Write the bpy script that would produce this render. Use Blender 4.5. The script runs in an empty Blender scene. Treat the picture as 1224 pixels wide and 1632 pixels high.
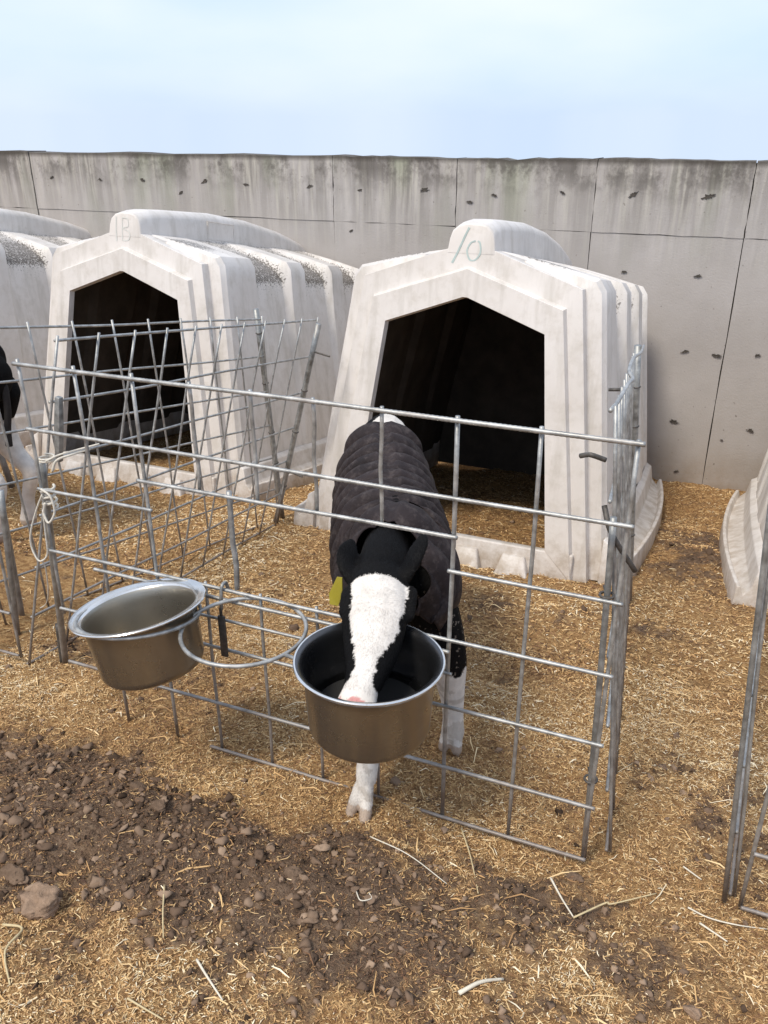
import bpy, bmesh, math, random
import numpy as np
from mathutils import Vector, Matrix
random.seed(7); RNG = np.random.default_rng(11)
SC = bpy.context.scene
COL = SC.collection
R = math.radians
# ------------------------------------------------------------------ camera, sky, sun, exposure
cam_d = bpy.data.cameras.new("camera"); cam = bpy.data.objects.new("camera", cam_d); COL.objects.link(cam)
cam.location = (0, 0, 1.434); cam.rotation_euler = (R(90 - 24.7), 0, R(22.6))
cam_d.sensor_fit = 'VERTICAL'; cam_d.sensor_height = 24; cam_d.lens = 24 * 1327 / 1632
cam_d.clip_start = 0.02; cam_d.clip_end = 2000
SC.camera = cam
SUN_EL, SUN_AZ = R(55), R(200)      # azimuth: direction towards the sun, measured from +Y clockwise
w = bpy.data.worlds.new("World"); SC.world = w; w.use_nodes = True
nt = w.node_tree; N = nt.nodes; L = nt.links
bg = N['Background']
sky = N.new('ShaderNodeTexSky'); sky.sky_type = 'NISHITA'; sky.sun_disc = False
sky.sun_elevation = SUN_EL; sky.sun_rotation = SUN_AZ
sky.dust_density = 2.0; sky.ozone_density = 1.5
tc = N.new('ShaderNodeTexCoord'); mp = N.new('ShaderNodeMapping'); mp.inputs['Scale'].default_value = (1.1, 1.1, 3.2)
nz = N.new('ShaderNodeTexNoise'); nz.inputs['Scale'].default_value = 1.9; nz.inputs['Detail'].default_value = 5; nz.inputs['Roughness'].default_value = .45
rp = N.new('ShaderNodeValToRGB'); rp.color_ramp.elements[0].position = .32; rp.color_ramp.elements[1].position = .80
mx = N.new('ShaderNodeMixRGB'); mx.inputs[2].default_value = (6.5, 6.8, 7.7, 1)
pale = N.new('ShaderNodeMixRGB'); pale.inputs[0].default_value = .75; pale.inputs[2].default_value = (4.5, 5.75, 7.7, 1)
vm = N.new('ShaderNodeVectorMath'); vm.operation = 'MAXIMUM'; vm.inputs[1].default_value = (-1, -1, .012)
L.new(tc.outputs['Generated'], vm.inputs[0]); L.new(vm.outputs[0], sky.inputs[0]); L.new(vm.outputs[0], mp.inputs[0]); L.new(mp.outputs[0], nz.inputs[0]); L.new(nz.outputs[0], rp.inputs[0])
L.new(sky.outputs[0], pale.inputs[1]); L.new(pale.outputs[0], mx.inputs[1]); L.new(rp.outputs[0], mx.inputs[0]); L.new(mx.outputs[0], bg.inputs[0])
bg.inputs[1].default_value = .108
sun_d = bpy.data.lights.new("sun", 'SUN'); sun_d.energy = 2.1; sun_d.angle = R(14); sun_d.color = (1, .92, .80)
sun = bpy.data.objects.new("sun", sun_d); COL.objects.link(sun)
sdir = Vector((math.sin(SUN_AZ) * math.cos(SUN_EL), math.cos(SUN_AZ) * math.cos(SUN_EL), math.sin(SUN_EL)))
sun.rotation_euler = sdir.to_track_quat('Z', 'Y').to_euler(); sun.location = (0, 0, 20)
SC.view_settings.view_transform = 'Standard'; SC.view_settings.look = 'None'
SC.view_settings.exposure = 0.55; SC.view_settings.gamma = 1
SC.render.engine = 'CYCLES'

# ------------------------------------------------------------------ helpers
S = .17; YF = 1.379; TH = math.atan(S)
def vn(x, y, f, seed):
    x = np.asarray(x) * f + seed * 17.3; y = np.asarray(y) * f + seed * 9.1
    xi = np.floor(x).astype(np.int64); yi = np.floor(y).astype(np.int64)
    u = x - xi; v = y - yi; u = u * u * (3 - 2 * u); v = v * v * (3 - 2 * v)
    def h(a, b):
        n = (a * 374761393 + b * 668265263 + seed * 1442695041) & 0xffffffff
        n = ((n ^ (n >> 13)) * 1274126177) & 0xffffffff
        return ((n ^ (n >> 16)) & 0xffff) / 65535.
    return (h(xi, yi) * (1 - u) + h(xi + 1, yi) * u) * (1 - v) + (h(xi, yi + 1) * (1 - u) + h(xi + 1, yi + 1) * u) * v
def sstep(a, b, t):
    t = np.clip((t - a) / (b - a), 0, 1); return t * t * (3 - 2 * t)
def blob(x, y, cx, cy, rx, ry): return np.exp(-(((x - cx) / rx) ** 2 + ((y - cy) / ry) ** 2))
def dirt(x, y):
    d = .50 * blob(x, y, -1.0, 1.03, .42, .18) + .42 * blob(x, y, -.60, 1.06, .42, .17)  + .5 * blob(x, y, -.18, 1.24, .20, .09) \
        + .30 * sstep(1.32, 1.12, y) * sstep(.35, .0, x) * (.4 + 1.1 * vn(x, y, 2.6, 61)) + .3 * blob(x, y, .12, 1.05, .25, .12) + .45 * blob(x, y, -1.4, 1.15, .25, .15) \
        + .75 * blob(x, y, .03, 3.8, .28, .45) + .4 * blob(x, y, -.35, 2.75, .5, .08) + .45 * blob(x, y, .1, 1.75, .16, .3) \
        + .6 * blob(x, y, -1.7, 2.3, .15, .1) + .5 * blob(x, y, -1.75, 1.7, .3, .2)
    d = d + .06 + (vn(x, y, 4, 3) - .5) * .5 + (vn(x, y, 13, 4) - .5) * .5 + (vn(x, y, 40, 5) - .5) * .5 + (vn(x, y, 110, 15) - .5) * .3
    return sstep(.24, .86, d)
def g(x, y, fine=True):
    x = np.asarray(x, float); y = np.asarray(y, float)
    yy = np.clip(y, -1.5, 400.)
    z = -S * (yy - YF)
    z = z - .07 * sstep(3.9, 5.3, yy) - .2 * sstep(6, 8, yy) + .09 * sstep(4.5, 5.2, yy) * (.4 + .8 * vn(x, y, 2.2, 9))
    z = z + (vn(x, y, 1.7, 1) - .5) * .03 + (vn(x, y, 5, 2) - .5) * .022
    z = z + .045 * blob(x, y, -1.05, 1.02, .33, .15) + .02 * blob(x, y, -.65, 1.08, .25, .12)
    z = z + .05 * blob(x, y, .05, 3.8, .3, .4) * (vn(x, y, 9, 8))
    z = z + .05 * blob(x, y, -1.35, 3.0, .3, .15)
    if fine:
        z = z + (vn(x, y, 16, 5) - .5) * .020 + (vn(x, y, 42, 6) - .5) * .011
    return z
WORLDP = {}
def tag(o, label=None, cat=None, group=None, kind=None):
    if label: o['label'] = label
    if cat: o['category'] = cat
    if group: o['group'] = group
    if kind: o['kind'] = kind
    return o
def thing(name, label, cat, loc=(0, 0, 0), rot=None, group=None, world=False):
    o = bpy.data.objects.new(name, None); COL.objects.link(o); o.location = loc; o.empty_display_size = .1
    if rot: o.rotation_euler = rot
    if world: WORLDP[o.name] = np.array(loc, float)
    return tag(o, label, cat, group)
def mk(name, V, F, mat, parent=None, smooth=False, label=None, bevel=0, auto=None):
    V = np.asarray(V, float).reshape(-1, 3)
    if parent is not None and parent.name in WORLDP: V = V - WORLDP[parent.name]
    me = bpy.data.meshes.new(name); me.from_pydata(V.tolist(), [], [tuple(int(i) for i in f) for f in F]); me.update()
    bm = bmesh.new(); bm.from_mesh(me); bmesh.ops.recalc_face_normals(bm, faces=bm.faces); bm.to_mesh(me); bm.free()
    o = bpy.data.objects.new(name, me); COL.objects.link(o)
    if mat: me.materials.append(mat)
    if parent is not None: o.parent = parent
    if smooth: me.polygons.foreach_set('use_smooth', [True] * len(me.polygons))
    if label: o['label'] = label
    if bevel:
        b = o.modifiers.new('bevel', 'BEVEL'); b.width = bevel; b.segments = 3; b.limit_method = 'ANGLE'; b.angle_limit = R(20)
        b.harden_normals = False
        me.polygons.foreach_set('use_smooth', [True] * len(me.polygons))
    return o
def join(*parts):
    V = []; F = []
    for v, f in parts:
        n = len(V); V += [tuple(p) for p in v]; F += [tuple(i + n for i in q) for q in f]
    return V, F
def box(a, b):
    x0, y0, z0 = a; x1, y1, z1 = b
    V = [(x0, y0, z0), (x1, y0, z0), (x1, y1, z0), (x0, y1, z0), (x0, y0, z1), (x1, y0, z1), (x1, y1, z1), (x0, y1, z1)]
    return V, [(0, 3, 2, 1), (4, 5, 6, 7), (0, 1, 5, 4), (1, 2, 6, 5), (2, 3, 7, 6), (3, 0, 4, 7)]
def tube(pts, r, n=8, closed=False, rf=None, cap=True):
    P = [Vector(p) for p in pts]; m = len(P); V = []; F = []
    t0 = (P[1] - P[0]).normalized(); u = t0.orthogonal().normalized()
    for i in range(m):
        if closed: t = (P[(i + 1) % m] - P[i - 1]).normalized()
        else: t = (P[min(i + 1, m - 1)] - P[max(i - 1, 0)]).normalized()
        u = (u - t * u.dot(t)).normalized(); v = t.cross(u)
        rr = (r[i] if hasattr(r, '__len__') else r) * (rf(i) if rf else 1)
        for k in range(n):
            a = 2 * math.pi * k / n; V.append(tuple(P[i] + (u * math.cos(a) + v * math.sin(a)) * rr))
    for i in range(m if closed else m - 1):
        for k in range(n):
            a = i * n + k; b = i * n + (k + 1) % n; c = ((i + 1) % m) * n + (k + 1) % n; d = ((i + 1) % m) * n + k
            F.append((a, b, c, d))
    if not closed and cap: F.append(tuple(range(n - 1, -1, -1))); F.append(tuple((m - 1) * n + k for k in range(n)))
    return V, F
def catmull(P, k=8):
    P = [np.array(p, float) for p in P]; out = []
    Q = [2 * P[0] - P[1]] + P + [2 * P[-1] - P[-2]]
    for i in range(1, len(Q) - 2):
        p0, p1, p2, p3 = Q[i - 1:i + 3]
        for j in range(k):
            t = j / k
            out.append(.5 * ((2 * p1) + (-p0 + p2) * t + (2 * p0 - 5 * p1 + 4 * p2 - p3) * t * t + (-p0 + 3 * p1 - 3 * p2 + p3) * t ** 3))
    out.append(P[-1]); return out
def wobble(a, b, amp=.0025, n=10, rib=False, seed=None):
    a = np.array(a, float); b = np.array(b, float); rs = np.random.default_rng(seed if seed is not None else random.randrange(10 ** 6))
    ctrl = [a + (b - a) * t + (rs.normal(0, amp, 3) if 0 < t < 1 else 0) for t in np.linspace(0, 1, 5)]
    return catmull(ctrl, max(2, n // 4))
def rod(a, b, r=.004, ribs=False, amp=.0012, n=8):
    amp = amp * .6
    Ln = float(np.linalg.norm(np.array(a) - np.array(b)))
    k = max(8, int(Ln / .0045)) if ribs else 10
    P = wobble(a, b, amp, k)
    return tube([tuple(p) for p in P], r, n, rf=(lambda i: 1.07 if i % 2 else .95) if ribs else None)

# ------------------------------------------------------------------ materials
def newmat(name):
    m = bpy.data.materials.new(name); m.use_nodes = True
    return m, m.node_tree.nodes, m.node_tree.links, m.node_tree.nodes['Principled BSDF']
def nd(N, t, **kw):
    n = N.new(t)
    for k, v in kw.items():
        if k in n.inputs.keys(): n.inputs[k].default_value = v
        else: setattr(n, k, v)
    return n
def ramp(N, stops):
    r = N.new('ShaderNodeValToRGB'); e = r.color_ramp.elements
    e[0].position, e[0].color = stops[0][0], (*stops[0][1], 1); e[1].position, e[1].color = stops[-1][0], (*stops[-1][1], 1)
    for p, c in stops[1:-1]:
        x = e.new(p); x.color = (*c, 1)
    return r
def mixc(N, L, fac, a, b, mode='MIX'):
    m = N.new('ShaderNodeMixRGB'); m.blend_type = mode
    for i, s in ((0, fac), (1, a), (2, b)):
        if hasattr(s, 'links'): L.new(s, m.inputs[i])
        elif isinstance(s, (int, float)): m.inputs[i].default_value = s
        else: m.inputs[i].default_value = (*s, 1)
    return m.outputs[0]
def noise(N, L, scale, detail=4, rough=.55, vec=None, sc=None, space='Object'):
    n = nd(N, 'ShaderNodeTexNoise'); n.inputs['Scale'].default_value = scale; n.inputs['Detail'].default_value = detail; n.inputs['Roughness'].default_value = rough
    if vec is None:
        t = N.new('ShaderNodeTexCoord'); vec = t.outputs[space]
    if sc:
        m = N.new('ShaderNodeMapping'); m.inputs['Scale'].default_value = sc; L.new(vec, m.inputs[0]); vec = m.outputs[0]
    L.new(vec, n.inputs['Vector']); return n.outputs[0]
def bump(N, L, b, h, strength=.3, dist=.01):
    n = N.new('ShaderNodeBump'); n.inputs['Strength'].default_value = strength; n.inputs['Distance'].default_value = dist
    L.new(h, n.inputs['Height']); L.new(n.outputs[0], b.inputs['Normal'])
def math_(N, L, op, a, b=None, c=None, clamp=False):
    m = N.new('ShaderNodeMath'); m.operation = op; m.use_clamp = clamp
    for i, s in enumerate((a, b, c)):
        if s is None: continue
        if isinstance(s, (int, float)): m.inputs[i].default_value = s
        else: L.new(s, m.inputs[i])
    return m.outputs[0]
def mrange(N, L, v, a, b, c=0., d=1.):
    m = N.new('ShaderNodeMapRange'); L.new(v, m.inputs[0]); m.inputs[1].default_value = a; m.inputs[2].default_value = b; m.inputs[3].default_value = c; m.inputs[4].default_value = d
    return m.outputs[0]

def mat_ground():
    m, N, L, b = newmat('ground')
    a = nd(N, 'ShaderNodeAttribute', attribute_name='dirt')
    n1 = noise(N, L, 6, 6, .65); n2 = noise(N, L, 60, 5, .7); n3 = noise(N, L, 260, 3, .6)
    st = ramp(N, [(.25, (.13, .065, .030)), (.45, (.34, .19, .082)), (.6, (.51, .32, .145)), (.8, (.66, .48, .26))]); L.new(n2, st.inputs[0])
    dt = ramp(N, [(.25, (.042, .028, .020)), (.5, (.175, .115, .076)), (.75, (.29, .205, .14))]); L.new(n2, dt.inputs[0])
    f = math_(N, L, 'ADD', a.outputs['Fac'], math_(N, L, 'MULTIPLY', math_(N, L, 'SUBTRACT', n1, .5), .6), clamp=True)
    c = mixc(N, L, f, st.outputs[0], dt.outputs[0])
    c = mixc(N, L, mrange(N, L, n3, .35, .75), c, (.5, .38, .22), 'MIX') if False else c
    L.new(c, b.inputs['Base Color']); b.inputs['Roughness'].default_value = 1; b.inputs['Specular IOR Level'].default_value = .1
    bump(N, L, b, math_(N, L, 'ADD', n2, n3), .9, .012)
    return m
def mat_vary(name, attr, stops, rough=.9, spec=.15):
    m, N, L, b = newmat(name)
    a = nd(N, 'ShaderNodeAttribute', attribute_name=attr); r = ramp(N, stops); L.new(a.outputs['Fac'], r.inputs[0])
    L.new(r.outputs[0], b.inputs['Base Color']); b.inputs['Roughness'].default_value = rough; b.inputs['Specular IOR Level'].default_value = spec
    return m
def mat_wall():
    m, N, L, b = newmat('concrete')
    t = N.new('ShaderNodeTexCoord'); sx = N.new('ShaderNodeSeparateXYZ'); L.new(t.outputs['Object'], sx.inputs[0])
    z = math_(N, L, 'SUBTRACT', sx.outputs[2], .85)
    big = noise(N, L, 1.3, 5, .6); mid = noise(N, L, 7, 6, .65); fin = noise(N, L, 90, 4, .7)
    base = ramp(N, [(.3, (.36, .33, .31)), (.5, (.43, .40, .38)), (.7, (.49, .46, .445))]); L.new(big, base.inputs[0])
    c = mixc(N, L, mrange(N, L, mid, .3, .7, 0, .5), base.outputs[0], (.40, .37, .34))
    # streaks running down from the top edge
    s1 = noise(N, L, 9, 5, .6, sc=(1, 1, .12)); s2 = noise(N, L, 30, 4, .6, sc=(1, 1, .06)); s3 = noise(N, L, 2.6, 3, .5, sc=(1, 1, .3))
    top = mrange(N, L, z, .60, 1.22); 
    reach = math_(N, L, 'MULTIPLY', top, mrange(N, L, s3, .35, .6, .6, 1.25))
    k = math_(N, L, 'MULTIPLY', mrange(N, L, s1, .38, .55), reach, clamp=True)
    c = mixc(N, L, math_(N, L, 'MULTIPLY', k, .62), c, (.15, .138, .12))
    k2 = math_(N, L, 'MULTIPLY', mrange(N, L, s2, .48, .66), reach, clamp=True)
    c = mixc(N, L, math_(N, L, 'MULTIPLY', k2, .7), c, (.5, .47, .41))
    gk = math_(N, L, 'MULTIPLY', mrange(N, L, noise(N, L, 4, 3, .5, sc=(1, 1, .2)), .52, .68), reach, clamp=True)
    c = mixc(N, L, math_(N, L, 'MULTIPLY', gk, .5), c, (.24, .27, .17))
    edge = math_(N, L, 'MULTIPLY', mrange(N, L, z, 1.02, 1.20), mrange(N, L, noise(N, L, 4.5, 6, .7, sc=(1, 1, .8)), .46, .58), clamp=True)
    c = mixc(N, L, math_(N, L, 'MULTIPLY', edge, .75), c, (.095, .085, .075))
    foot = math_(N, L, 'MULTIPLY', mrange(N, L, z, -.35, -.7), mrange(N, L, mid, .3, .6, .3, 1), clamp=True)
    c = mixc(N, L, math_(N, L, 'MULTIPLY', foot, .6), c, (.27, .2, .13))
    sp = mrange(N, L, noise(N, L, 38, 2, .5), .70, .76)
    c = mixc(N, L, math_(N, L, 'MULTIPLY', sp, .6), c, (.14, .12, .1))
    c = mixc(N, L, math_(N, L, 'MULTIPLY', mrange(N, L, z, 1.235, 1.262), .75, clamp=True), c, (.06, .052, .043))
    L.new(c, b.inputs['Base Color']); b.inputs['Roughness'].default_value = .95; b.inputs['Specular IOR Level'].default_value = .2
    bump(N, L, b, math_(N, L, 'ADD', math_(N, L, 'MULTIPLY', mid, .6), fin), .35, .006)
    return m
def mat_plastic():
    m, N, L, b = newmat('weathered_polyethylene')
    big = noise(N, L, 2.2, 5, .6); mid = noise(N, L, 12, 6, .7); fin = noise(N, L, 120, 3, .7)
    st = noise(N, L, 14, 5, .65, sc=(1, 1, .14))
    base = ramp(N, [(.3, (.62, .575, .53)), (.6, (.71, .67, .63)), (.8, (.75, .72, .685))]); L.new(big, base.inputs[0])
    c = mixc(N, L, mrange(N, L, mid, .48, .72, 0, .5), base.outputs[0], (.45, .405, .34))
    c = mixc(N, L, mrange(N, L, st, .50, .72, 0, .5), c, (.42, .385, .33))
    t = N.new('ShaderNodeTexCoord'); sx = N.new('ShaderNodeSeparateXYZ'); L.new(t.outputs['Object'], sx.inputs[0])
    foot = math_(N, L, 'MULTIPLY', mrange(N, L, sx.outputs[2], .22, .0), mrange(N, L, mid, .3, .6), clamp=True)
    c = mixc(N, L, math_(N, L, 'MULTIPLY', foot, .75), c, (.3, .22, .14))
    a = nd(N, 'ShaderNodeAttribute', attribute_name='mold')
    sp = noise(N, L, 95, 4, .8); k = math_(N, L, 'MULTIPLY_ADD', a.outputs['Fac'], .47, math_(N, L, 'SUBTRACT', sp, .74))
    k = mrange(N, L, math_(N, L, 'MULTIPLY', k, math_(N, L, 'GREATER_THAN', a.outputs['Fac'], .02)), 0, .05)
    c = mixc(N, L, math_(N, L, 'MULTIPLY', k, .9, clamp=True), c, (.075, .06, .045))
    L.new(c, b.inputs['Base Color']); b.inputs['Roughness'].default_value = .48; b.inputs['Specular IOR Level'].default_value = .4
    bump(N, L, b, math_(N, L, 'ADD', math_(N, L, 'MULTIPLY', mid, 1.2), math_(N, L, 'MULTIPLY', fin, .5)), .13, .005)
    return m
def mat_galv(name='galvanised_steel', tint=(.33, .335, .325), mud=.2):
    m, N, L, b = newmat(name)
    n = noise(N, L, 35, 5, .6, space='Object'); n2 = noise(N, L, 9, 4, .6, space='Object')
    base = ramp(N, [(.3, tuple(x * .55 for x in tint)), (.55, tint), (.8, tuple(min(1, x * 1.55) for x in tint))]); L.new(n, base.inputs[0])
    ge = N.new('ShaderNodeNewGeometry'); sx = N.new('ShaderNodeSeparateXYZ'); L.new(ge.outputs['Position'], sx.inputs[0])
    h = math_(N, L, 'ADD', sx.outputs[2], math_(N, L, 'MULTIPLY', math_(N, L, 'SUBTRACT', sx.outputs[1], YF), S))   # height above the sloping yard
    k = math_(N, L, 'ADD', mrange(N, L, h, mud + .2, .0, 0, .75), mrange(N, L, n2, .5, .75, -.15, .35), clamp=True)
    c = mixc(N, L, k, base.outputs[0], (.16, .105, .07))
    L.new(c, b.inputs['Base Color']); L.new(mrange(N, L, k, 0, 1, .65, .05), b.inputs['Metallic']); L.new(mrange(N, L, n, .3, .7, .42, .6), b.inputs['Roughness'])
    bump(N, L, b, noise(N, L, 160, 3, .6), .25, .002)
    return m
def mat_steel(name, col, rough, warm):
    m, N, L, b = newmat(name)
    n = noise(N, L, 6, 5, .6); n2 = noise(N, L, 30, 5, .6, sc=(.6, .6, 9)); n3 = noise(N, L, 45, 4, .7)
    c = mixc(N, L, mrange(N, L, n, .35, .7, 0, .55), col, warm)
    c = mixc(N, L, mrange(N, L, n3, .62, .75, 0, .5), c, (.3, .25, .18))
    L.new(c, b.inputs['Base Color']); b.inputs['Metallic'].default_value = .92
    L.new(mrange(N, L, n, .3, .7, rough - .06, rough + .14), b.inputs['Roughness'])
    bump(N, L, b, math_(N, L, 'ADD', math_(N, L, 'MULTIPLY', n2, .25), n), .18, .004)
    return m
def mat_simple(name, col, rough=.7, var=.25, scale=20, bs=.3, bd=.003, metal=0, spec=.3):
    m, N, L, b = newmat(name)
    n = noise(N, L, scale, 6, .68); r = ramp(N, [(.3, tuple(x * (1 - var) for x in col)), (.7, tuple(min(1, x * (1 + var)) for x in col))]); L.new(n, r.inputs[0])
    L.new(r.outputs[0], b.inputs['Base Color']); b.inputs['Roughness'].default_value = rough; b.inputs['Metallic'].default_value = metal; b.inputs['Specular IOR Level'].default_value = spec
    bump(N, L, b, n, bs, bd); return m
def mat_vcol(name, rough=.85, spec=.1, bs=.3):
    m, N, L, b = newmat(name)
    a = nd(N, 'ShaderNodeAttribute', attribute_name='col'); n = noise(N, L, 180, 4, .7); n2 = noise(N, L, 20, 4, .6)
    c = mixc(N, L, 1.0, a.outputs['Color'], mrange(N, L, n2, .3, .7, .8, 1.1), 'MULTIPLY')
    L.new(c, b.inputs['Base Color']); b.inputs['Roughness'].default_value = rough; b.inputs['Specular IOR Level'].default_value = spec
    bump(N, L, b, n, bs, .004); return m
M = dict(ground=mat_ground(), wall=mat_wall(), plastic=mat_plastic(), galv=mat_galv(), rod=mat_galv('galvanised_rod', (.42, .42, .405), .22),
         pail=mat_steel('stainless_pail', (.31, .28, .235), .25, (.24, .205, .16)), rim=mat_steel('stainless_rim', (.78, .77, .75), .16, (.66, .64, .6)), dull=mat_steel('stainless_inside', (.40, .365, .31), .30, (.32, .28, .21)), pail2=mat_steel('stainless_calf_reflection', (.13, .13, .135), .22, (.09, .09, .09)),  # reflections put into the colour: brown ground on walls, sky on rim, calf inside
         hole=mat_simple('broken_concrete', (.075, .065, .055), .95), inside_shade=mat_simple('shade_darkened_inside', (.085, .070, .055), .9, .35, 6), paint=mat_simple('faded_marker', (.42, .50, .475), .8, .15),  # hutch lining darkened in its colour to deepen the shade inside
         paint2=mat_simple('fainter_marker', (.60, .60, .56), .8, .1),
         rope=mat_simple('rope', (.62, .58, .50), .9, .15, 150, .8), tagm=mat_simple('yellow_tag', (.24, .195, .010), .45, .1, 8, .05),
         coat=None, straw=mat_simple('straw_stalk', (.56, .45, .26), .7, .2, 60), pale=mat_simple('pale_stick', (.68, .62, .50), .7, .12, 60),
         clod=mat_simple('dirt_clod', (.17, .115, .078), 1, .35, 45, .9, .01, spec=.05), clodp=mat_simple('pale_clod', (.30, .205, .14), 1, .3, 45, .9, .01, spec=.05),
         rust=mat_simple('dull_iron', (.11, .10, .09), .6, .4, 60, .3, .002, .5), hoof=mat_simple('hoof', (.42, .33, .26), .6), eye=mat_simple('eye', (.012, .01, .01), .08, .1, 5, 0),
         body=mat_vcol('calf_hide'), hair=mat_vcol('calf_hair', .6, .18, 0))
M['fiber'] = mat_vary('straw_chaff', 'rnd', [(0, (.085, .046, .029)), (.18, (.235, .125, .064)), (.42, (.50, .295, .125)), (.66, (.68, .455, .215)), (.88, (.78, .60, .34)), (1, (.86, .75, .54))], .8, .25)
M['crumb'] = mat_vary('dirt_crumbs', 'rnd', [(0, (.048, .032, .022)), (.5, (.15, .10, .068)), (1, (.34, .24, .165))], 1, .05)

# ------------------------------------------------------------------ ground
def axis(a0, a1, step, far):
    a = list(np.arange(a0, a1, step)); s = step; lo = [a0]; hi = [a[-1]]
    while lo[-1] > -far: s *= 1.35; lo.append(lo[-1] - s)
    s = step
    while hi[-1] < far: s *= 1.35; hi.append(hi[-1] + s)
    return np.array(lo[:0:-1] + a + hi[1:])
def build_ground():
    xs = axis(-4.2, 1.6, .0135, 300); ys = axis(.35, 5.6, .0135, 300)
    X, Y = np.meshgrid(xs, ys); Z = g(X, Y); D = dirt(X, Y)
    nx, ny = len(xs), len(ys)
    V = np.stack([X, Y, Z], -1).reshape(-1, 3)
    i = np.arange(nx - 1)[None, :] + np.arange(ny - 1)[:, None] * nx
    F = np.stack([i, i + 1, i + 1 + nx, i + nx], -1).reshape(-1, 4)
    me = bpy.data.meshes.new('ground'); me.vertices.add(len(V)); me.vertices.foreach_set('co', V.ravel())
    me.loops.add(F.size); me.loops.foreach_set('vertex_index', F.ravel().astype(np.int32))
    me.polygons.add(len(F)); me.polygons.foreach_set('loop_start', (np.arange(len(F)) * 4).astype(np.int32)); 
    me.update(calc_edges=True); me.polygons.foreach_set('use_smooth', np.ones(len(F), bool))
    at = me.attributes.new('dirt', 'FLOAT', 'POINT'); at.data.foreach_set('value', D.ravel().astype(np.float32))
    me.materials.append(M['ground']); o = bpy.data.objects.new('ground', me); COL.objects.link(o)
    tag(o, kind='structure')
build_ground()
def fast_mesh(name, V, F, rnd, mat, smooth=False):
    me = bpy.data.meshes.new(name); k = F.shape[1]
    me.vertices.add(len(V)); me.vertices.foreach_set('co', V.astype(np.float32).ravel())
    me.loops.add(F.size); me.loops.foreach_set('vertex_index', F.ravel().astype(np.int32))
    me.polygons.add(len(F)); me.polygons.foreach_set('loop_start', (np.arange(len(F)) * k).astype(np.int32)); me.update(calc_edges=True)
    if smooth: me.polygons.foreach_set('use_smooth', np.ones(len(F), bool))
    if rnd is not None:
        at = me.attributes.new('rnd', 'FLOAT', 'POINT'); at.data.foreach_set('value', rnd.astype(np.float32))
    me.materials.append(mat); o = bpy.data.objects.new(name, me); COL.objects.link(o); return o
def build_fibers():
    out = []
    for (n, x0, x1, y0, y1, l0, l1, w0) in ((330000, -1.9, .75, .5, 2.4, .003, .015, .00085), (130000, -3.6, .8, 2.2, 5.38, .007, .028, .0018), (11000, -2.0, .75, .5, 3.2, .010, .032, .0012), (6000, -2.4, .7, .5, 4.5, .025, .085, .0013)):
        x = RNG.uniform(x0, x1, n); y = y0 + (y1 - y0) * RNG.random(n) ** 1.15
        d = dirt(x, y); keep = RNG.random(n) < (1.0 - .70 * d) * (.55 + .75 * vn(x, y, 7, 12)); x = x[keep]; y = y[keep]; d = d[keep]; n = len(x)
        ln = l0 + (l1 - l0) * RNG.random(n) ** 2.2; wd = w0 * RNG.uniform(.5, 1.3, n); az = RNG.uniform(0, 2 * np.pi, n)
        el = RNG.normal(.05, .30, n) if l1 < .05 else RNG.normal(.02, .08, n)
        c = np.stack([x, y, g(x, y) + RNG.uniform(.000, .005, n)], -1)
        t = np.stack([np.cos(az) * np.cos(el), np.sin(az) * np.cos(el), np.sin(el) - S * np.sin(az)], -1)
        s = np.stack([-np.sin(az), np.cos(az), RNG.uniform(-.7, .7, n)], -1)
        bend = np.stack([RNG.normal(0, .12, n), RNG.normal(0, .12, n), RNG.normal(.05, .1, n)], -1) * ln[:, None]
        a = c - t * ln[:, None] / 2; b = c + t * ln[:, None] / 2; mdl = c + bend; sw = s * wd[:, None]
        V = np.stack([a - sw * .6, a + sw * .6, mdl + sw, mdl - sw, b + sw * .5, b - sw * .5], 1).reshape(-1, 3)
        i = np.arange(n)[:, None] * 6
        F = np.concatenate([i + np.array([[0, 1, 2, 3]]), i + np.array([[3, 2, 4, 5]])], 0)
        big = vn(x, y, 3.5, 21); rn = np.clip(RNG.normal(.49, .24, n) + (big - .5) * .45 + (vn(x, y, 1.3, 22) - .5) * .3 - .30 * d + (.12 if l1 > .05 or l1 == .032 else 0), 0, 1)
        out.append((V, F, np.repeat(rn, 6)))
    off = 0; Fs = []
    for V, F, r in out: Fs.append(F + off); off += len(V)
    o = fast_mesh('straw_litter', np.concatenate([q[0] for q in out]), np.concatenate(Fs), np.concatenate([q[2] for q in out]), M['fiber'])
    tag(o, kind='stuff', label='short trampled straw and chaff covering the yard', cat='straw')
build_fibers()
def ico(sub):
    bm = bmesh.new(); bmesh.ops.create_icosphere(bm, subdivisions=sub, radius=1); bm.verts.ensure_lookup_table()
    V = np.array([v.co[:] for v in bm.verts]); F = np.array([[v.index for v in f.verts] for f in bm.faces]); bm.free(); return V, F
def lump(V, seed, amp=.35):
    n = (vn(V[:, 0] + V[:, 2] * .7, V[:, 1] - V[:, 2] * .6, 1.7, seed) - .5) * 2 * amp + (vn(V[:, 0] - V[:, 2], V[:, 1] + V[:, 2], 4.3, seed + 3) - .5) * amp
    return V * (1 + n)[:, None]
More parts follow.
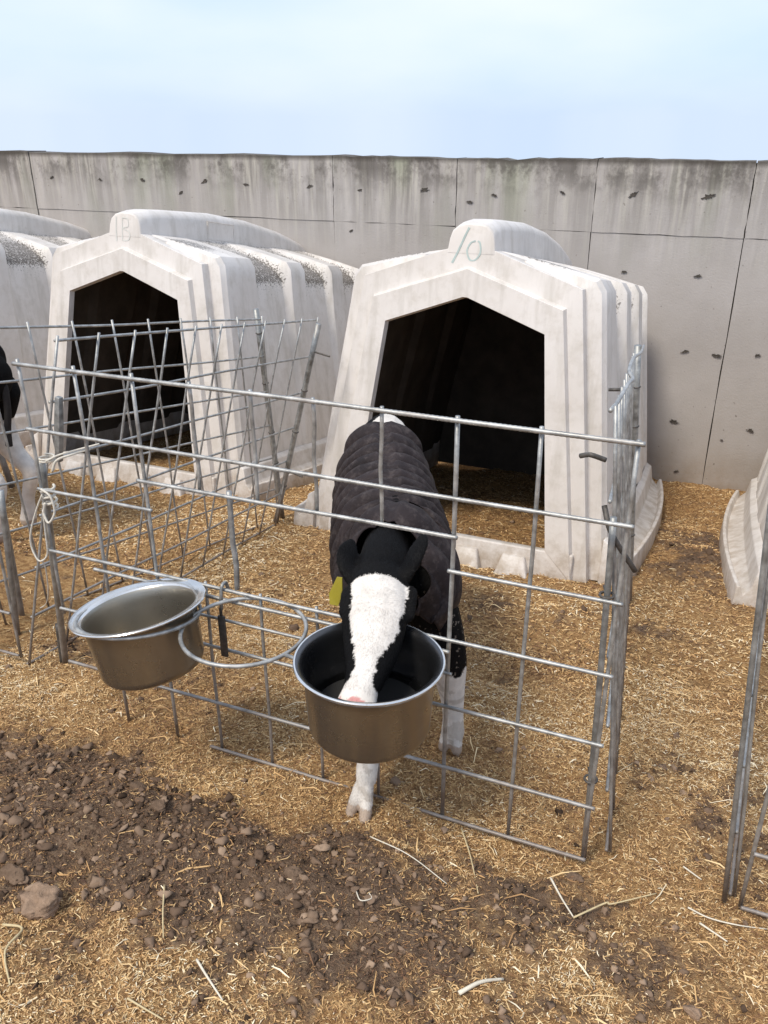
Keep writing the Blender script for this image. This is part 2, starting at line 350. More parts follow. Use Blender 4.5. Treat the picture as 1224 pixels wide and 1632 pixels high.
def build_crumbs():
    base, F0 = ico(2); F0 = F0; VV = []; FF = []; RR = []; off = 0
    shapes = []
    for k in range(14):
        s = lump(base, 50 + k, .8)
        for q in range(8):
            nrm = RNG.normal(0, 1, 3); nrm /= np.linalg.norm(nrm); dd = s @ nrm; cut = .50
            s = s - np.where(dd > cut, dd - cut, 0)[:, None] * nrm[None]
        shapes.append(s)
    n = 12000; cnt = 0
    while cnt < n:
        x = RNG.uniform(-1.85, .7); y = .5 + 1.6 * RNG.random() ** 1.2 if RNG.random() < .93 else RNG.uniform(2, 4.6)
        d = float(dirt(np.array([x]), np.array([y]))[0])
        if RNG.random() > d ** 1.6 * .95 + .02: continue
        r = .0012 + .012 * RNG.random() ** 8.5
        if y > 2: r *= 1.5
        s = shapes[RNG.integers(14)] * np.array([RNG.uniform(.8, 1.3), RNG.uniform(.8, 1.2), RNG.uniform(.55, .85)]) * r
        a = RNG.uniform(0, 6.28); ca, sa = math.cos(a), math.sin(a)
        s = np.stack([s[:, 0] * ca - s[:, 1] * sa, s[:, 0] * sa + s[:, 1] * ca, s[:, 2]], -1) + np.array([x, y, float(g(x, y)) + r * .25])
        VV.append(s); FF.append(F0 + off); off += len(s); RR.append(np.full(len(s), np.clip(RNG.normal(.45, .22) + (.15 if r > .01 else 0), 0, 1))); cnt += 1
    o = fast_mesh('dirt_crumbs', np.concatenate(VV), np.concatenate(FF), np.concatenate(RR), M['crumb'], False)
    tag(o, kind='stuff', label='loose dark crumbs of dried mud and dung', cat='dirt')
build_crumbs()
def clod(x, y, r, label, mat, seed, flat=.6):
    V, F = ico(4); V = lump(V, seed, .38)
    rs = np.random.default_rng(seed)
    for q in range(7):
        nrm = rs.normal(0, 1, 3); nrm /= np.linalg.norm(nrm); dd = V @ nrm; V = V - np.where(dd > .66, (dd - .66) * .85, 0)[:, None] * nrm[None]
    V = V * (1 + (vn(V[:, 0] * 1 + V[:, 2], V[:, 1] + V[:, 2] * .5, 11, seed) - .5) * .12)[:, None]
    V = V * np.array([1.15, .9, flat]) * r + np.array([0, 0, r * flat * .55])
    o = mk('dirt_clod', V, F, mat, smooth=True); o.location = (x, y, float(g(x, y, False)))
    tag(o, label, 'clod', 'larger clods of dried mud')
clod(-1.02, .775, .040, 'largest pale clod of dried mud near the bottom left corner', M['clodp'], 3, .55)
clod(-.624, 1.036, .022, 'dark brown clod below the calf\'s forward hoof', M['clod'], 5)
clod(-1.07, 1.13, .019, 'brown clod on top of the crumbled dirt heap, below the tilted pail', M['clod'], 6)
clod(-.985, 1.085, .020, 'squarish brown clod on the right side of the dirt heap, below the tilted pail', M['clod'], 8)
clod(-1.13, .82, .023, 'dark clod at the left edge of the photo, beside the largest pale clod', M['clod'], 9)
clod(.13, 1.07, .016, 'brown clod at the bottom right beside the neighbouring pen corner', M['clodp'], 12)
clod(-.125, 1.33, .018, 'dark clod pressed against the foot of the right fence corner', M['clod'], 14)

# ------------------------------------------------------------------ concrete wall
def build_wall():
    yw = 5.40; zt = 1.272; zj = .864
    o = thing('concrete_wall', 'stained grey concrete boundary wall with formwork joints behind the calf hutches', 'wall', (0, yw, -.85), world=True)
    xs = [-.013 + .868 * k for k in range(-12, 6) if k not in (-4, -5)]; xs = [-14] + xs + [9]
    xs = sorted(xs); parts = []
    rs = np.random.default_rng(4)
    for i in range(len(xs) - 1):
        a, b_ = xs[i], xs[i + 1]
        for (z0, z1) in ((-.9, zj), (zj, zt)):
            gap = .0024; dy = rs.uniform(-.003, .003)
            if abs(a + 5.221) < .02: a2 = a + .012
            else: a2 = a + gap
            # front face as wobbly-edged grid
            nx, nz = 14, 10
            zz1 = z1 - gap if z1 < zt else z1
            gx = np.linspace(a2, b_ - gap, nx); gz = np.linspace(z0, zz1, nz); V = []; F = []
            for j, zq in enumerate(gz):
                for k, xq in enumerate(gx):
                    ex = rs.normal(0, .0016) if k in (0, nx - 1) else 0
                    ez = rs.normal(0, .0015) if j in (0, nz - 1) else 0
                    if j == nz - 1 and z1 == zt: ez = (vn(xq, 0., 3, 7) - .5) * .016 + rs.normal(0, .0025)
                    V.append((xq + ex, yw + dy, zq + ez))
            n0 = nx * nz
            for j in range(nz - 1):
                for k in range(nx - 1): q = j * nx + k; F.append((q, q + 1, q + 1 + nx, q + nx))
            ring = [k for k in range(nx)] + [j * nx + nx - 1 for j in range(1, nz)] + [(nz - 1) * nx + k for k in range(nx - 2, -1, -1)] + [j * nx for j in range(nz - 2, 0, -1)]
            depth = .2 if z1 == zt else .02
            m0 = len(V); V += [(V[q][0], yw + dy + depth, V[q][2]) for q in ring]
            for q in range(len(ring)): r2 = (q + 1) % len(ring); F.append((ring[q], ring[r2], m0 + r2, m0 + q))
            parts.append((V, F))
    mk('cast_panels', *join(*parts), M['wall'], o)
    mk('wall_core', *box((-14, yw + .016, -.9), (9, yw + .19, zt - .014)), M['hole'], o)
    # broken out form ties
    def P(u, v):
        a = (u - 612) / 1327; b = (v - 816) / 1327; sp, cp = math.sin(R(24.7)), math.cos(R(24.7)); sy, cy = math.sin(R(22.6)), math.cos(R(22.6))
        fw = cp - sp * b; dn = sp + cp * b; dx = a * cy - fw * sy; dy = fw * cy + a * sy; k = yw / dy; return dx * k, 1.434 - dn * k
    marks = [(677, 303, .036), (748, 322, .026), (788, 311, .024), (897, 307, .022), (1010, 310, .032), (1130, 313, .042), (574, 303, .02), (494, 297, .028), (392, 294, .028), (326, 289, .03), (289, 307, .024), (228, 287, .03), (160, 286, .022), (83, 283, .022), (560, 368, .02),
             (995, 433, .02), (1113, 440, .026), (1092, 560, .028), (1143, 567, .032), (1074, 672, .034), (1196, 686, .03), (1078, 751, .018), (1150, 701, .012), (1207, 566, .022)]
    for q, (u, v, r) in enumerate(marks):
        x, z = P(u, v); V = []; F = []
        rs2 = np.random.default_rng(q); n = 26; ph = rs2.uniform(-.6, .6)
        rad = np.array([r * .72 * (.45 + .8 * rs2.random() ** 1.3) for _ in range(n)])
        for lay, (sc, dy) in enumerate(((1.0, -.001), (.9, -.0045), (.35, -.003))):
            for k in range(n):
                a = 2 * math.pi * k / n; px = math.cos(a) * rad[k] * 1.25 * sc; pz = math.sin(a) * rad[k] * .55 * sc
                V.append((x + px * math.cos(ph) - pz * math.sin(ph), yw + dy - .002, z + px * math.sin(ph) + pz * math.cos(ph)))
        for lay in range(2):
            for k in range(n): F.append((lay * n + k, lay * n + (k + 1) % n, (lay + 1) * n + (k + 1) % n, (lay + 1) * n + k))
        F.append(tuple(2 * n + k for k in range(n)))
        mk('tie_scar', V, F, M['hole'], o)
build_wall()

# ------------------------------------------------------------------ calf hutches (local frame: x across, y back, z up)
LEN = 1.94
def hood_top(y): return float(np.interp(y, [0, .03, .12, .3, .7, 1.1, 1.5, 1.8, 1.94, 2.0], [1.385, 1.41, 1.435, 1.448, 1.468, 1.460, 1.425, 1.375, 1.33, 1.31]))
def section(y):
    """outer half profile (w,z) from the base up to the hood base; recessed panels pull the eave in"""
    rec = [(.40, .80), (.97, 1.34), (1.5, 1.82)]
    k = 0
    for a, b in rec: k = max(k, float(sstep(a - .0, a + .035, y) * (1 - sstep(b - .035, b, y))))
    taper = float(sstep(1.80, LEN + .02, y))
    wb = .70 + .02 * math.sin(math.pi * y / LEN); we = .545 - .02 * taper
    P = [(wb, 0), (wb - .006, .06), (wb - .026 - .010 * k, .20), (wb - .072 - .026 * k, .55), (we + .030 - .040 * k, .96), (we + .014 - .046 * k, 1.08), (we + .008 - .052 * k, 1.13 - .004 * k),
         (we - .0 - .075 * k, 1.185 - .022 * k), (we - .030 - .085 * k, 1.228 - .040 * k), (.36, 1.266 - .045 * k), (.22, 1.296 - .030 * k), (.085, 1.318)], k
    P, k = P
    return [(a, b - .10 * taper * (b / 1.3)) for a, b in P], k
def build_hutch_meshes():
    ys = [.10, .115, .14, .25, .36]
    for a, b in ((.40, .80), (.97, 1.34), (1.5, 1.82)): ys += [a, a + .01, a + .025, a + .035, (a + b) / 2 - .08, (a + b) / 2 + .08, b - .035, b - .025, b - .01, b]
    ys += [.88, 1.42, 1.88, LEN]; ys = sorted(set(round(y, 4) for y in ys))
    V = []; F = []; mold = []
    np_ = len(section(0.2)[0]); row = 2 * np_
    for i, y in enumerate(ys):
        P, k = section(y)
        f = .985 if i == 0 else 1
        pr = [(-a * f, b) for a, b in P] + [(a * f, b) for a, b in reversed(P)]
        if i == 0: pr = [(x, z - .008 if z > .1 else z) for x, z in pr]
        for (x, z) in pr:
            V.append((x, y, z))
            mm = 0
            if k > .15: mm = k * float(sstep(1.04, 1.13, z)) * float(sstep(.10, .28, abs(x))) * .62 + .08 * float(sstep(.7, 1.0, z))
            elif z > 1.24 and abs(x) > .1: mm = .62 if .11 < y < .3 else .25
            mm = max(mm, .5 * float(sstep(1.30, 1.318, z)) if y > .5 else 0)
            if i == 0: mm = 0
            mold.append(mm)
    for i in range(len(ys) - 1):
        for k in range(row - 1): a = i * row + k; F.append((a, a + 1, a + 1 + row, a + row))
    # rear wall
    last = (len(ys) - 1) * row; F.append(tuple(last + k for k in range(row)))
    # front steps: R1 (first section) > R2 border > R3 raised panel > door
    n1 = len(V)
    def add(pts, y, m=0):
        s = len(V)
        for x, z in pts: V.append((x, y, z)); mold.append(m)
        return list(range(s, s + len(pts)))
    R1 = list(range(row))
    def half(P): return [(-a, b) for a, b in P] + [(a, b) for a, b in reversed(P)]
    e = lambda t, a, b: (a[0] + (b[0] - a[0]) * t, a[1] + (b[1] - a[1]) * t)
    def pr(base, eave, apex_w, apex_z):       # np_ points: sides then roof
        A, B, Cc = base, eave, (apex_w, apex_z)
        side = [e(t, A, B) for t in (0, .06, .2, .48, .8, .9, .96)]
        return side + [e(.0, B, Cc), e(.12, B, Cc), e(.35, B, Cc), e(.68, B, Cc), e(1, B, Cc)]
    R1b = add(half([(a * .975, max(b - .012, 0) if b > .05 else b) for a, b in section(.1)[0]]), .085)
    r2 = pr((.635, 0), (.468, 1.187), .088, 1.318); R2a = add(half(r2), .078); R2b = add(half([(a - .004, b - .003 if b > 0 else 0) for a, b in r2]), .028)
    r3 = pr((.575, 0), (.412, 1.108), .010, 1.242); R3a = add(half(r3), .024); R3b = add(half([(a - .008, b - .008 if b > 0 else 0) for a, b in r3]), -.004)
    dr = pr((.447, .118), (.342, 1.003), .010, 1.123); D1 = add(half(dr), -.004); D2 = add(half([(a - .004, b - .003) for a, b in dr]), .03)
    def band(A, B):
        for k in range(len(A) - 1): F.append((A[k], A[k + 1], B[k + 1], B[k]))
    for A, B in ((R1, R1b), (R1b, R2a), (R2a, R2b), (R2b, R3a), (R3a, R3b), (R3b, D1), (D1, D2)): band(A, B)
    me = bpy.data.meshes.new('shell'); me.from_pydata(V, [], F); me.update()
    at = me.attributes.new('mold', 'FLOAT', 'POINT'); at.data.foreach_set('value', np.array(mold, np.float32))
    bm = bmesh.new(); bm.from_mesh(me); bmesh.ops.remove_doubles(bm, verts=bm.verts, dist=.0008); bmesh.ops.recalc_face_normals(bm, faces=bm.faces); bm.to_mesh(me); bm.free()
    me.materials.append(M['plastic']); me.materials.append(M['inside_shade'])
    return me
def copy_tree(o, parent=None):
    c = o.copy(); COL.objects.link(c); c.parent = parent
    for ch in o.children: copy_tree(ch, c)
    return c
def build_hutch(label, loc):
    t = thing('calf_hutch', label, 'calf hutch', loc, (-TH, 0, 0), 'calf hutches in a row along the wall')
    me = build_hutch_meshes(); sh = bpy.data.objects.new('shell', me); COL.objects.link(sh); sh.parent = t
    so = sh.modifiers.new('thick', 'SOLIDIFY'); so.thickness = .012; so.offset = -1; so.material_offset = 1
    b = sh.modifiers.new('bevel', 'BEVEL'); b.width = .0085; b.segments = 3; b.limit_method = 'ANGLE'; b.angle_limit = R(28); b.harden_normals = True
    me.polygons.foreach_set('use_smooth', [True] * len(me.polygons))
    # ridge hood
    V = []; F = []; ys = [0.026, .034, .05, .09, .15, .3, .5, .7, .9, 1.1, 1.3, 1.5, 1.7, 1.82, 1.9, 1.93]
    for i, y in enumerate(ys):
        zt = hood_top(y); sh_ = .985 if i == 0 else 1
        if i >= len(ys) - 2: zt -= .02 * (i - len(ys) + 3)
        wt = .060 + .006 * math.sin(y * 1.5); zs = 1.295 - .13 * float(sstep(1.5, 1.94, y))
        prof = [(.102, zs), (.094, (zs + zt) / 2), (.090, zt - .045), (.084, zt - .028), (wt, zt - .008), (wt * .6, zt), (0, zt + .001)]
        pr = [(-a * sh_, b_) for a, b_ in prof] + [(a * sh_, b_) for a, b_ in prof[-2::-1]]
        V += [(x, y, z) for x, z in pr]
    n = 13
    for i in range(len(ys) - 1):
        for k in range(n - 1): a = i * n + k; F.append((a, a + 1, a + 1 + n, a + n))
    F.append(tuple(range(n))); F.append(tuple((len(ys) - 1) * n + k for k in range(n)))
    hd = mk('ridge_hood', V, F, M['plastic'], t, smooth=True)
    at = hd.data.attributes.new('mold', 'FLOAT', 'POINT'); at.data.foreach_set('value', [.45 if (v[2] < 1.31 and v[1] > .5) else 0. for v in V])
    b = hd.modifiers.new('bevel', 'BEVEL'); b.width = .005; b.segments = 2; b.limit_method = 'ANGLE'; b.angle_limit = R(40)
    # curved ground flange each side
    for s in (-1, 1):
        V = []; F = []; yy = np.linspace(.06, 1.93, 24)
        for y in yy:
            wb = .70 + .02 * math.sin(math.pi * y / LEN); wf = .74 + .10 * math.sin(math.pi * min(1, (y + .15) / 2.3)) ** .8
            pr = [(wb - .03, .19), (wb + .004, .17), (wb + .02, .09), (wf - .03, .06), (wf - .018, .095), (wf - .002, .095), (wf + .004, -.02), (wb - .03, -.02)]
            V += [(s * x, y, z) for x, z in pr]
        n = 8
        for i in range(len(yy) - 1):
            for k in range(n): a = i * n + k; b_ = i * n + (k + 1) % n; F.append((a, b_, b_ + n, a + n))
        F.append(tuple(range(n))); F.append(tuple((len(yy) - 1) * n + k for k in range(n)))
        mk('ground_flange', V, F, M['plastic'], t, bevel=.005)
    # door sill with trapezoid buttresses
    parts = [box((-.566, -.001, -.04), (.566, .045, .116))]
    sill = mk('door_sill', *join(*parts), M['plastic'], t, bevel=.008)
    for xx in (-.34, -.11, .11, .32):
        a0, a1, h = .078, .048, .078
        V = [(xx - a0, -.062, -.03), (xx + a0, -.062, -.03), (xx + a1, -.022, h), (xx - a1, -.022, h), (xx - a0, .02, -.03), (xx + a0, .02, -.03), (xx + a1, .02, h), (xx - a1, .02, h)]
        mk('sill_buttress', V, box((0, 0, 0), (1, 1, 1))[1], M['plastic'], t, bevel=.008)
    return t
def stroke(pts, w, mat, parent, y=.0257):
    P = catmull([(x, 0, z) for x, z in pts], 8); V = []; F = []
    for i, p in enumerate(P):
        q = P[min(i + 1, len(P) - 1)] - P[max(i - 1, 0)]; q = q / (np.linalg.norm(q) + 1e-9); ww = w * (.7 + .5 * vn(i * .37, 0., 1, 5))
        nx, nz = -q[2] * ww, q[0] * ww
        for dy in (0, .0012): V += [(p[0] + nx, y - dy, p[2] + nz), (p[0] - nx, y - dy, p[2] - nz)]
    for i in range(len(P) - 1):
        a = i * 4; b = a + 4; F += [(a + 2, a + 3, b + 3, b + 2), (a, a + 2, b + 2, b), (a + 1, b + 1, b + 3, a + 3), (a, b, b + 1, a + 1)]
    F += [(0, 1, 3, 2), tuple((len(P) - 1) * 4 + k for k in (0, 1, 3, 2))]
    return V, F
gz = lambda y: -S * (y - YF)
h_mid = build_hutch('cream calf hutch numbered 10, open behind the calf in the coat', (-1.02, 3.12, gz(3.12)))
h_left = copy_tree(h_mid); h_left.location = (-2.935, 3.36, gz(3.36)); h_left['label'] = 'cream calf hutch left of the numbered 10, behind two wire side panels'
h_far = copy_tree(h_mid); h_far.location = (-4.82, 3.50, gz(3.50)); h_far['label'] = 'calf hutch cut off by the left edge of the photo, only its roof side showing'
h_right = copy_tree(h_mid); h_right.location = (.96, 3.12, gz(3.12)); h_right['label'] = 'calf hutch at the right edge of the photo, only its ribbed side flange showing'
V1 = stroke([(-.015, 1.395), (-.03, 1.36), (-.05, 1.31), (-.075, 1.255)], .0044, None, None)
V2 = stroke([(.016, 1.345), (-.004, 1.335), (-.016, 1.305), (-.002, 1.272), (.022, 1.272), (.04, 1.30), (.036, 1.335), (.026, 1.345)], .0034, None, None)
mk('painted_number', *join(V1, V2), M['paint'], h_mid, label='faint blue hand-painted number 10')
V1 = stroke([(-.05, 1.39), (-.052, 1.33), (-.05, 1.27)], .004, None, None)
V2 = stroke([(-.012, 1.385), (-.014, 1.33), (-.014, 1.275)], .003, None, None)
V3 = stroke([(-.014, 1.385), (.02, 1.38), (.022, 1.345), (-.008, 1.335), (.03, 1.315), (.024, 1.28), (-.012, 1.275)], .003, None, None)
mk('painted_number', *join(V1, V2, V3), M['paint2'], h_left, label='washed-out painted marks')
# ventilation lid on the hood side of the left hutch
fr = tube([(.099, .62, 1.325), (.099, .90, 1.325), (.096, .90, 1.42), (.096, .62, 1.42)], .0022, 6, closed=True)
mk('vent_lid', *join(fr, box((.088, .63, 1.333), (.0985, .89, 1.412))), M['plastic'], h_left)

# ------------------------------------------------------------------ wire panels
def fpanel(name, label, cat, loc, group=None):
    return thing(name, label, cat, loc, group=group, world=True)
GP = 'galvanised wire pen panels'
# front panel of the middle pen
fp = fpanel('wire_pen_panel', 'front wire panel the calf reaches through to the pail', 'pen panel', (-.79, YF, 0), GP)
def hb(x0, x1, z, r=.0042, p=fp, y=YF, dz0=0): mk('horizontal_bar', *rod((x0, y - .004, z), (x1, y - .004, z + dz0), r, True), M['rod'], p, smooth=True)
def vb(x, z0, z1, r=.0042, p=fp, y=YF, dx=0, m='rod'): mk('vertical_bar', *rod((x, y + .004, z0), (x + dx, y + .004, z1), r, False, .0022), M[m], p, smooth=True)
hb(-1.475, -.10, .956, .0048); hb(-1.47, -.10, .803, .0045); hb(-1.47, -1.14, .652); hb(-.437, -.10, .646); hb(-1.17, -.42, .721, .0045)
hb(-1.475, -.10, .486); hb(-1.06, -.42, .404, .0036); hb(-1.47, -.10, .320); hb(-1.475, -.10, .156); hb(-1.05, -.105, .010)
for x in (-1.31, -1.155): vb(x, .0, .965)
for x in (-1.01, -.865, -.725, -.58): vb(x, .715, .962, .0042); vb(x - .01, .0, .49, .0038)
vb(-.431, .0, .962, .0048); vb(-.277, .0, .962); vb(-.112, .0, .96); vb(-1.468, .30, .965); vb(-.935, .49, .73, .0062, dx=0)
# posts of the front corners
def post(name, label, cat, pts, r, group, extra=None, mat='galv'):
    o = thing(name, label, cat, tuple(pts[0]), group=group, world=True)
    mk('pipe', *tube(catmull(pts, 6), r, 12), M[mat], o, smooth=True)
    if extra: extra(o)
    return o
def clamps(a, b, ts, r=.013):
    def f(o):
        a_, b_ = np.array(a), np.array(b)
        for t in ts:
            c = a_ + (b_ - a_) * t; ax = (b_ - a_) / np.linalg.norm(b_ - a_); u = np.cross(ax, [1, .3, 0]); u /= np.linalg.norm(u); v = np.cross(ax, u)
            mk('clamp', *join(tube([tuple(c + (u * math.cos(q) + v * math.sin(q)) * r) for q in np.linspace(0, 2 * math.pi, 13)[:-1]], .0028, 6, closed=True),
                              tube([tuple(c + u * r * .5), tuple(c + u * (r + .022))], .003, 6)), M['rust'], o, smooth=True)
    return f
PG = 'steel posts at the pen corners'
post('steel_post', 'leaning post at the left front pen corner, with cord knotted round it', 'post', [(-1.70, 1.57, -.05), (-1.59, 1.49, .33), (-1.475, 1.405, .71)], .0095, PG)
post('steel_post', 'thick post at the right front pen corner, bottom set in a dark clod', 'post', [(-.112, 1.41, -.03), (-.125, 1.41, .4), (-.14, 1.41, .80)], .0062, PG, clamps((-.112, 1.41, 0), (-.14, 1.41, .80), (.25, .8)))
# generic leaning panel
def wire_panel(label, O, A, T, nh, nv, r=.0038, first=0, bend=None, ends=True, skip_v=()):
    """O near foot, A far foot, T near top (world); horizontals are parallel to O>A"""
    O, A, T = (np.array(q, float) for q in (O, A, T))
    p = thing('wire_pen_panel', label, 'pen panel', tuple(O), group=GP, world=True)
    nrm = np.cross(A - O, T - O); nrm /= np.linalg.norm(nrm); off = nrm * .004
    for i in range(nh):
        q = O + (T - O) * (i / (nh - 1)) * .995
        if i == nh - 1 and bend: mk('horizontal_bar', *tube(catmull(bend, 6), r * 1.15, 8), M['rod'], p, smooth=True); continue
        mk('horizontal_bar', *rod(q - off, q + (A - O) - off, r * 1.08, True, .003), M['rod'], p, smooth=True)
    for i in range(nv):
        if i in skip_v: continue
        q = O + (A - O) * (i / (nv - 1)); q2 = q + (T - O)
        mk('vertical_bar', *rod(q + off, q2 + off + (T - O) * .01, r, False, .003), M['rod'], p, smooth=True)
    return p
pB = wire_panel('nearer of two wire side panels left of the calf, leaning right', (-1.776, 1.501, -.02), (-1.854, 3.10, -.28), (-1.575, 1.62, .95), 7, 11)
pA = wire_panel('farther of two wire side panels left of the calf, leaving the photo', (-2.055, 1.50, -.02), (-1.895, 3.20, -.30), (-2.03, 1.42, .975), 7, 11)
pC = wire_panel('right side panel of the pen seen edge-on, its top rod bent', (-.064, 1.43, .0), (-.20, 3.0, -.27), (-.165, 1.43, .99), 7, 11, .0036,
                bend=[(-.170, 1.43, .99), (-.167, 1.50, .987), (-.166, 1.62, .987), (-.164, 1.68, .983), (-.177, 1.72, .989), (-.188, 1.9, .972), (-.239, 2.6, .819), (-.27, 3.0, .75)])
pD = wire_panel('side panel slanting away at the right edge of the photo', (.19, 1.41, .0), (.285, 3.0, -.27), (.105, 1.44, .965), 7, 11, .0034)
fq = fpanel('wire_pen_panel', 'front panel of the right pen, only its lower bar ends showing', 'pen panel', (.9, YF, 0), GP)
for z in (.956, .803, .646, .486, .320, .156, .010): hb(.205, 1.55, z, .0042, fq)
for x in np.linspace(.205, 1.55, 10): vb(x, 0, .96, .0042, fq)
fr_ = fpanel('wire_pen_panel', 'front panel of the left pen, only its right end in view', 'pen panel', (-2.5, 1.50, 0), GP)
for z in (.956, .803, .646, .486, .320, .156, .010): hb(-3.1, -1.80, z * .0 + z, .0042, fr_, 1.50) if z < .5 else None
for x in np.linspace(-3.1, -1.80, 9): vb(x, 0, .66, .0045, fr_, 1.50)
# posts carrying the side panels
def along(a, b, t): return tuple(np.array(a) + (np.array(b) - np.array(a)) * t)
a, b = (-1.875, 3.14, -.30), (-1.60, 3.13, .69)
post('steel_post', 'leaning post with projecting pins, carrying the nearer side panel', 'post', [a, b], .0125, PG, lambda o: (clamps(a, b, (.22, .50, .70))(o),
     mk('pin', *tube([along(a, b, .88), tuple(np.array(along(a, b, .88)) + np.array([.085, -.01, -.012]))], .0045, 6), M['rust'], o), mk('pin', *tube([along(a, b, .30), tuple(np.array(along(a, b, .30)) + np.array([.085, -.01, -.015]))], .0045, 6), M['rust'], o)))
a2, b2 = (-1.89, 3.24, -.32), (-1.90, 3.13, .73)
post('steel_post', 'upright post of the farther side panel, in front of the left hutch', 'post', [a2, b2], .0125, PG, clamps(a2, b2, (.3, .45, .68, .9)))
a3, b3 = (-3.33, 2.95, -.27), (-3.45, 2.9, .66)
post('steel_post', 'dark post by the far hutch at the upper left edge', 'post', [a3, b3], .016, PG, clamps(a3, b3, (.38, .72), .019))
a4, b4 = (-.20, 3.02, -.29), (-.285, 2.95, .76)
post('steel_post', 'thick post where the edge-on side panel meets the hutch numbered 10', 'post', [a4, b4], .0125, PG, clamps(a4, b4, (.3, .5, .72, .86)))
post('steel_post', 'nearer of two posts at the left edge, level with the hanging cord', 'post', [(-1.96, 1.64, -.06), (-1.90, 1.64, .47)], .009, PG)
post('steel_post', 'farther of two posts at the left edge, level with the hanging cord', 'post', [(-2.04, 1.74, -.08), (-2.0, 1.72, .40)], .010, PG)
post('steel_post', 'short dark stake standing in the litter left of the tilted pail', 'post', [(-1.715, 1.575, -.05), (-1.70, 1.57, .10)], .009, PG, mat='rust')
post('steel_post', 'post at the near corner of the neighbouring pen at the right edge of the photo', 'post', [(.178, 1.40, -.03), (.10, 1.42, .98)], .0052, PG)
# grey hinge plate on the near side panel
mk('hinge_plate', *tube([(-1.615, 1.60, .62), (-1.60, 1.605, .72), (-1.588, 1.61, .80)], [.011, .013, .011], 4), M['galv'], pB, bevel=.002)
# loose hooks at the right corner
mk('hook', *tube(catmull([(-.213, 1.43, .900), (-.200, 1.425, .906), (-.19, 1.42, .908), (-.168, 1.43, .899)], 5), .0048, 8), M['rust'], pC, smooth=True)
mk('hook', *tube(catmull([(-.162, 1.44, .807), (-.141, 1.42, .763), (-.093, 1.45, .68)], 5), .0052, 8), M['rust'], pC, smooth=True)
mk('pin', *tube([(-.322, 2.6, .694), (-.285, 2.6, .698)], .0055, 8), M['rust'], pC, smooth=True)

# rope tied on the left corner
rp_ = thing('tie_cord', 'white cord knotted round the left corner post, a loop and a tail hanging down', 'cord', (-1.46, 1.39, .70), world=True)
rparts = []
def coil(cx, cy, z, r, n=1.2, dz=.02):
    return [(cx + r * math.cos(q), cy + r * math.sin(q) * .9, z + dz * q / 6.28) for q in np.linspace(0, 6.28 * n, int(16 * n))]
rparts.append(tube(coil(-1.45, 1.40, .715, .018, 2.4, .006), .0026, 6))
rparts.append(tube(catmull([(-1.435, 1.38, .725), (-1.41, 1.40, .738), (-1.37, 1.42, .75), (-1.33, 1.45, .76)], 6), .0024, 6))
rparts.append(tube(catmull([(-1.425, 1.385, .70), (-1.41, 1.39, .728), (-1.38, 1.41, .74), (-1.35, 1.44, .748)], 6), .0032, 6))
rparts.append(tube(coil(-1.455, 1.39, .60, .017, 3.2, .017), .0034, 6))
rparts.append(tube(catmull([(-1.455, 1.37, .655), (-1.43, 1.37, .64), (-1.425, 1.37, .60), (-1.445, 1.365, .57), (-1.46, 1.37, .59), (-1.45, 1.37, .62)], 6), .003, 6))
rparts.append(tube(catmull([(-1.455, 1.37, .64), (-1.48, 1.37, .60), (-1.515, 1.37, .53), (-1.522, 1.37, .485), (-1.50, 1.365, .455), (-1.475, 1.37, .475), (-1.468, 1.37, .53), (-1.462, 1.37, .60)], 8), .0022, 6))
rparts.append(tube(catmull([(-1.495, 1.37, .457), (-1.50, 1.38, .42), (-1.54, 1.41, .33), (-1.60, 1.45, .26), (-1.68, 1.50, .20)], 8), .0016, 6))
mk('knotted_cord', *join(*rparts), M['rope'], rp_, smooth=True)

# hanging flat strap on the lower rail
st = thing('hanging_strap', 'flat metal strap hooked over the rail between the tilted pail and the empty ring', 'strap', (-.967, 1.372, .48), world=True)
mk('hook', *tube(catmull([(-.967, 1.395, .475), (-.966, 1.385, .498), (-.966, 1.370, .498), (-.967, 1.364, .475), (-.968, 1.362, .44)], 5), .0042, 8), M['galv'], st, smooth=True)
mk('blade', *join(box((-.977, 1.356, .315), (-.959, 1.362, .425)), box((-.972, 1.3575, .425), (-.964, 1.3605, .446))), M['rust'], st, bevel=.0015)

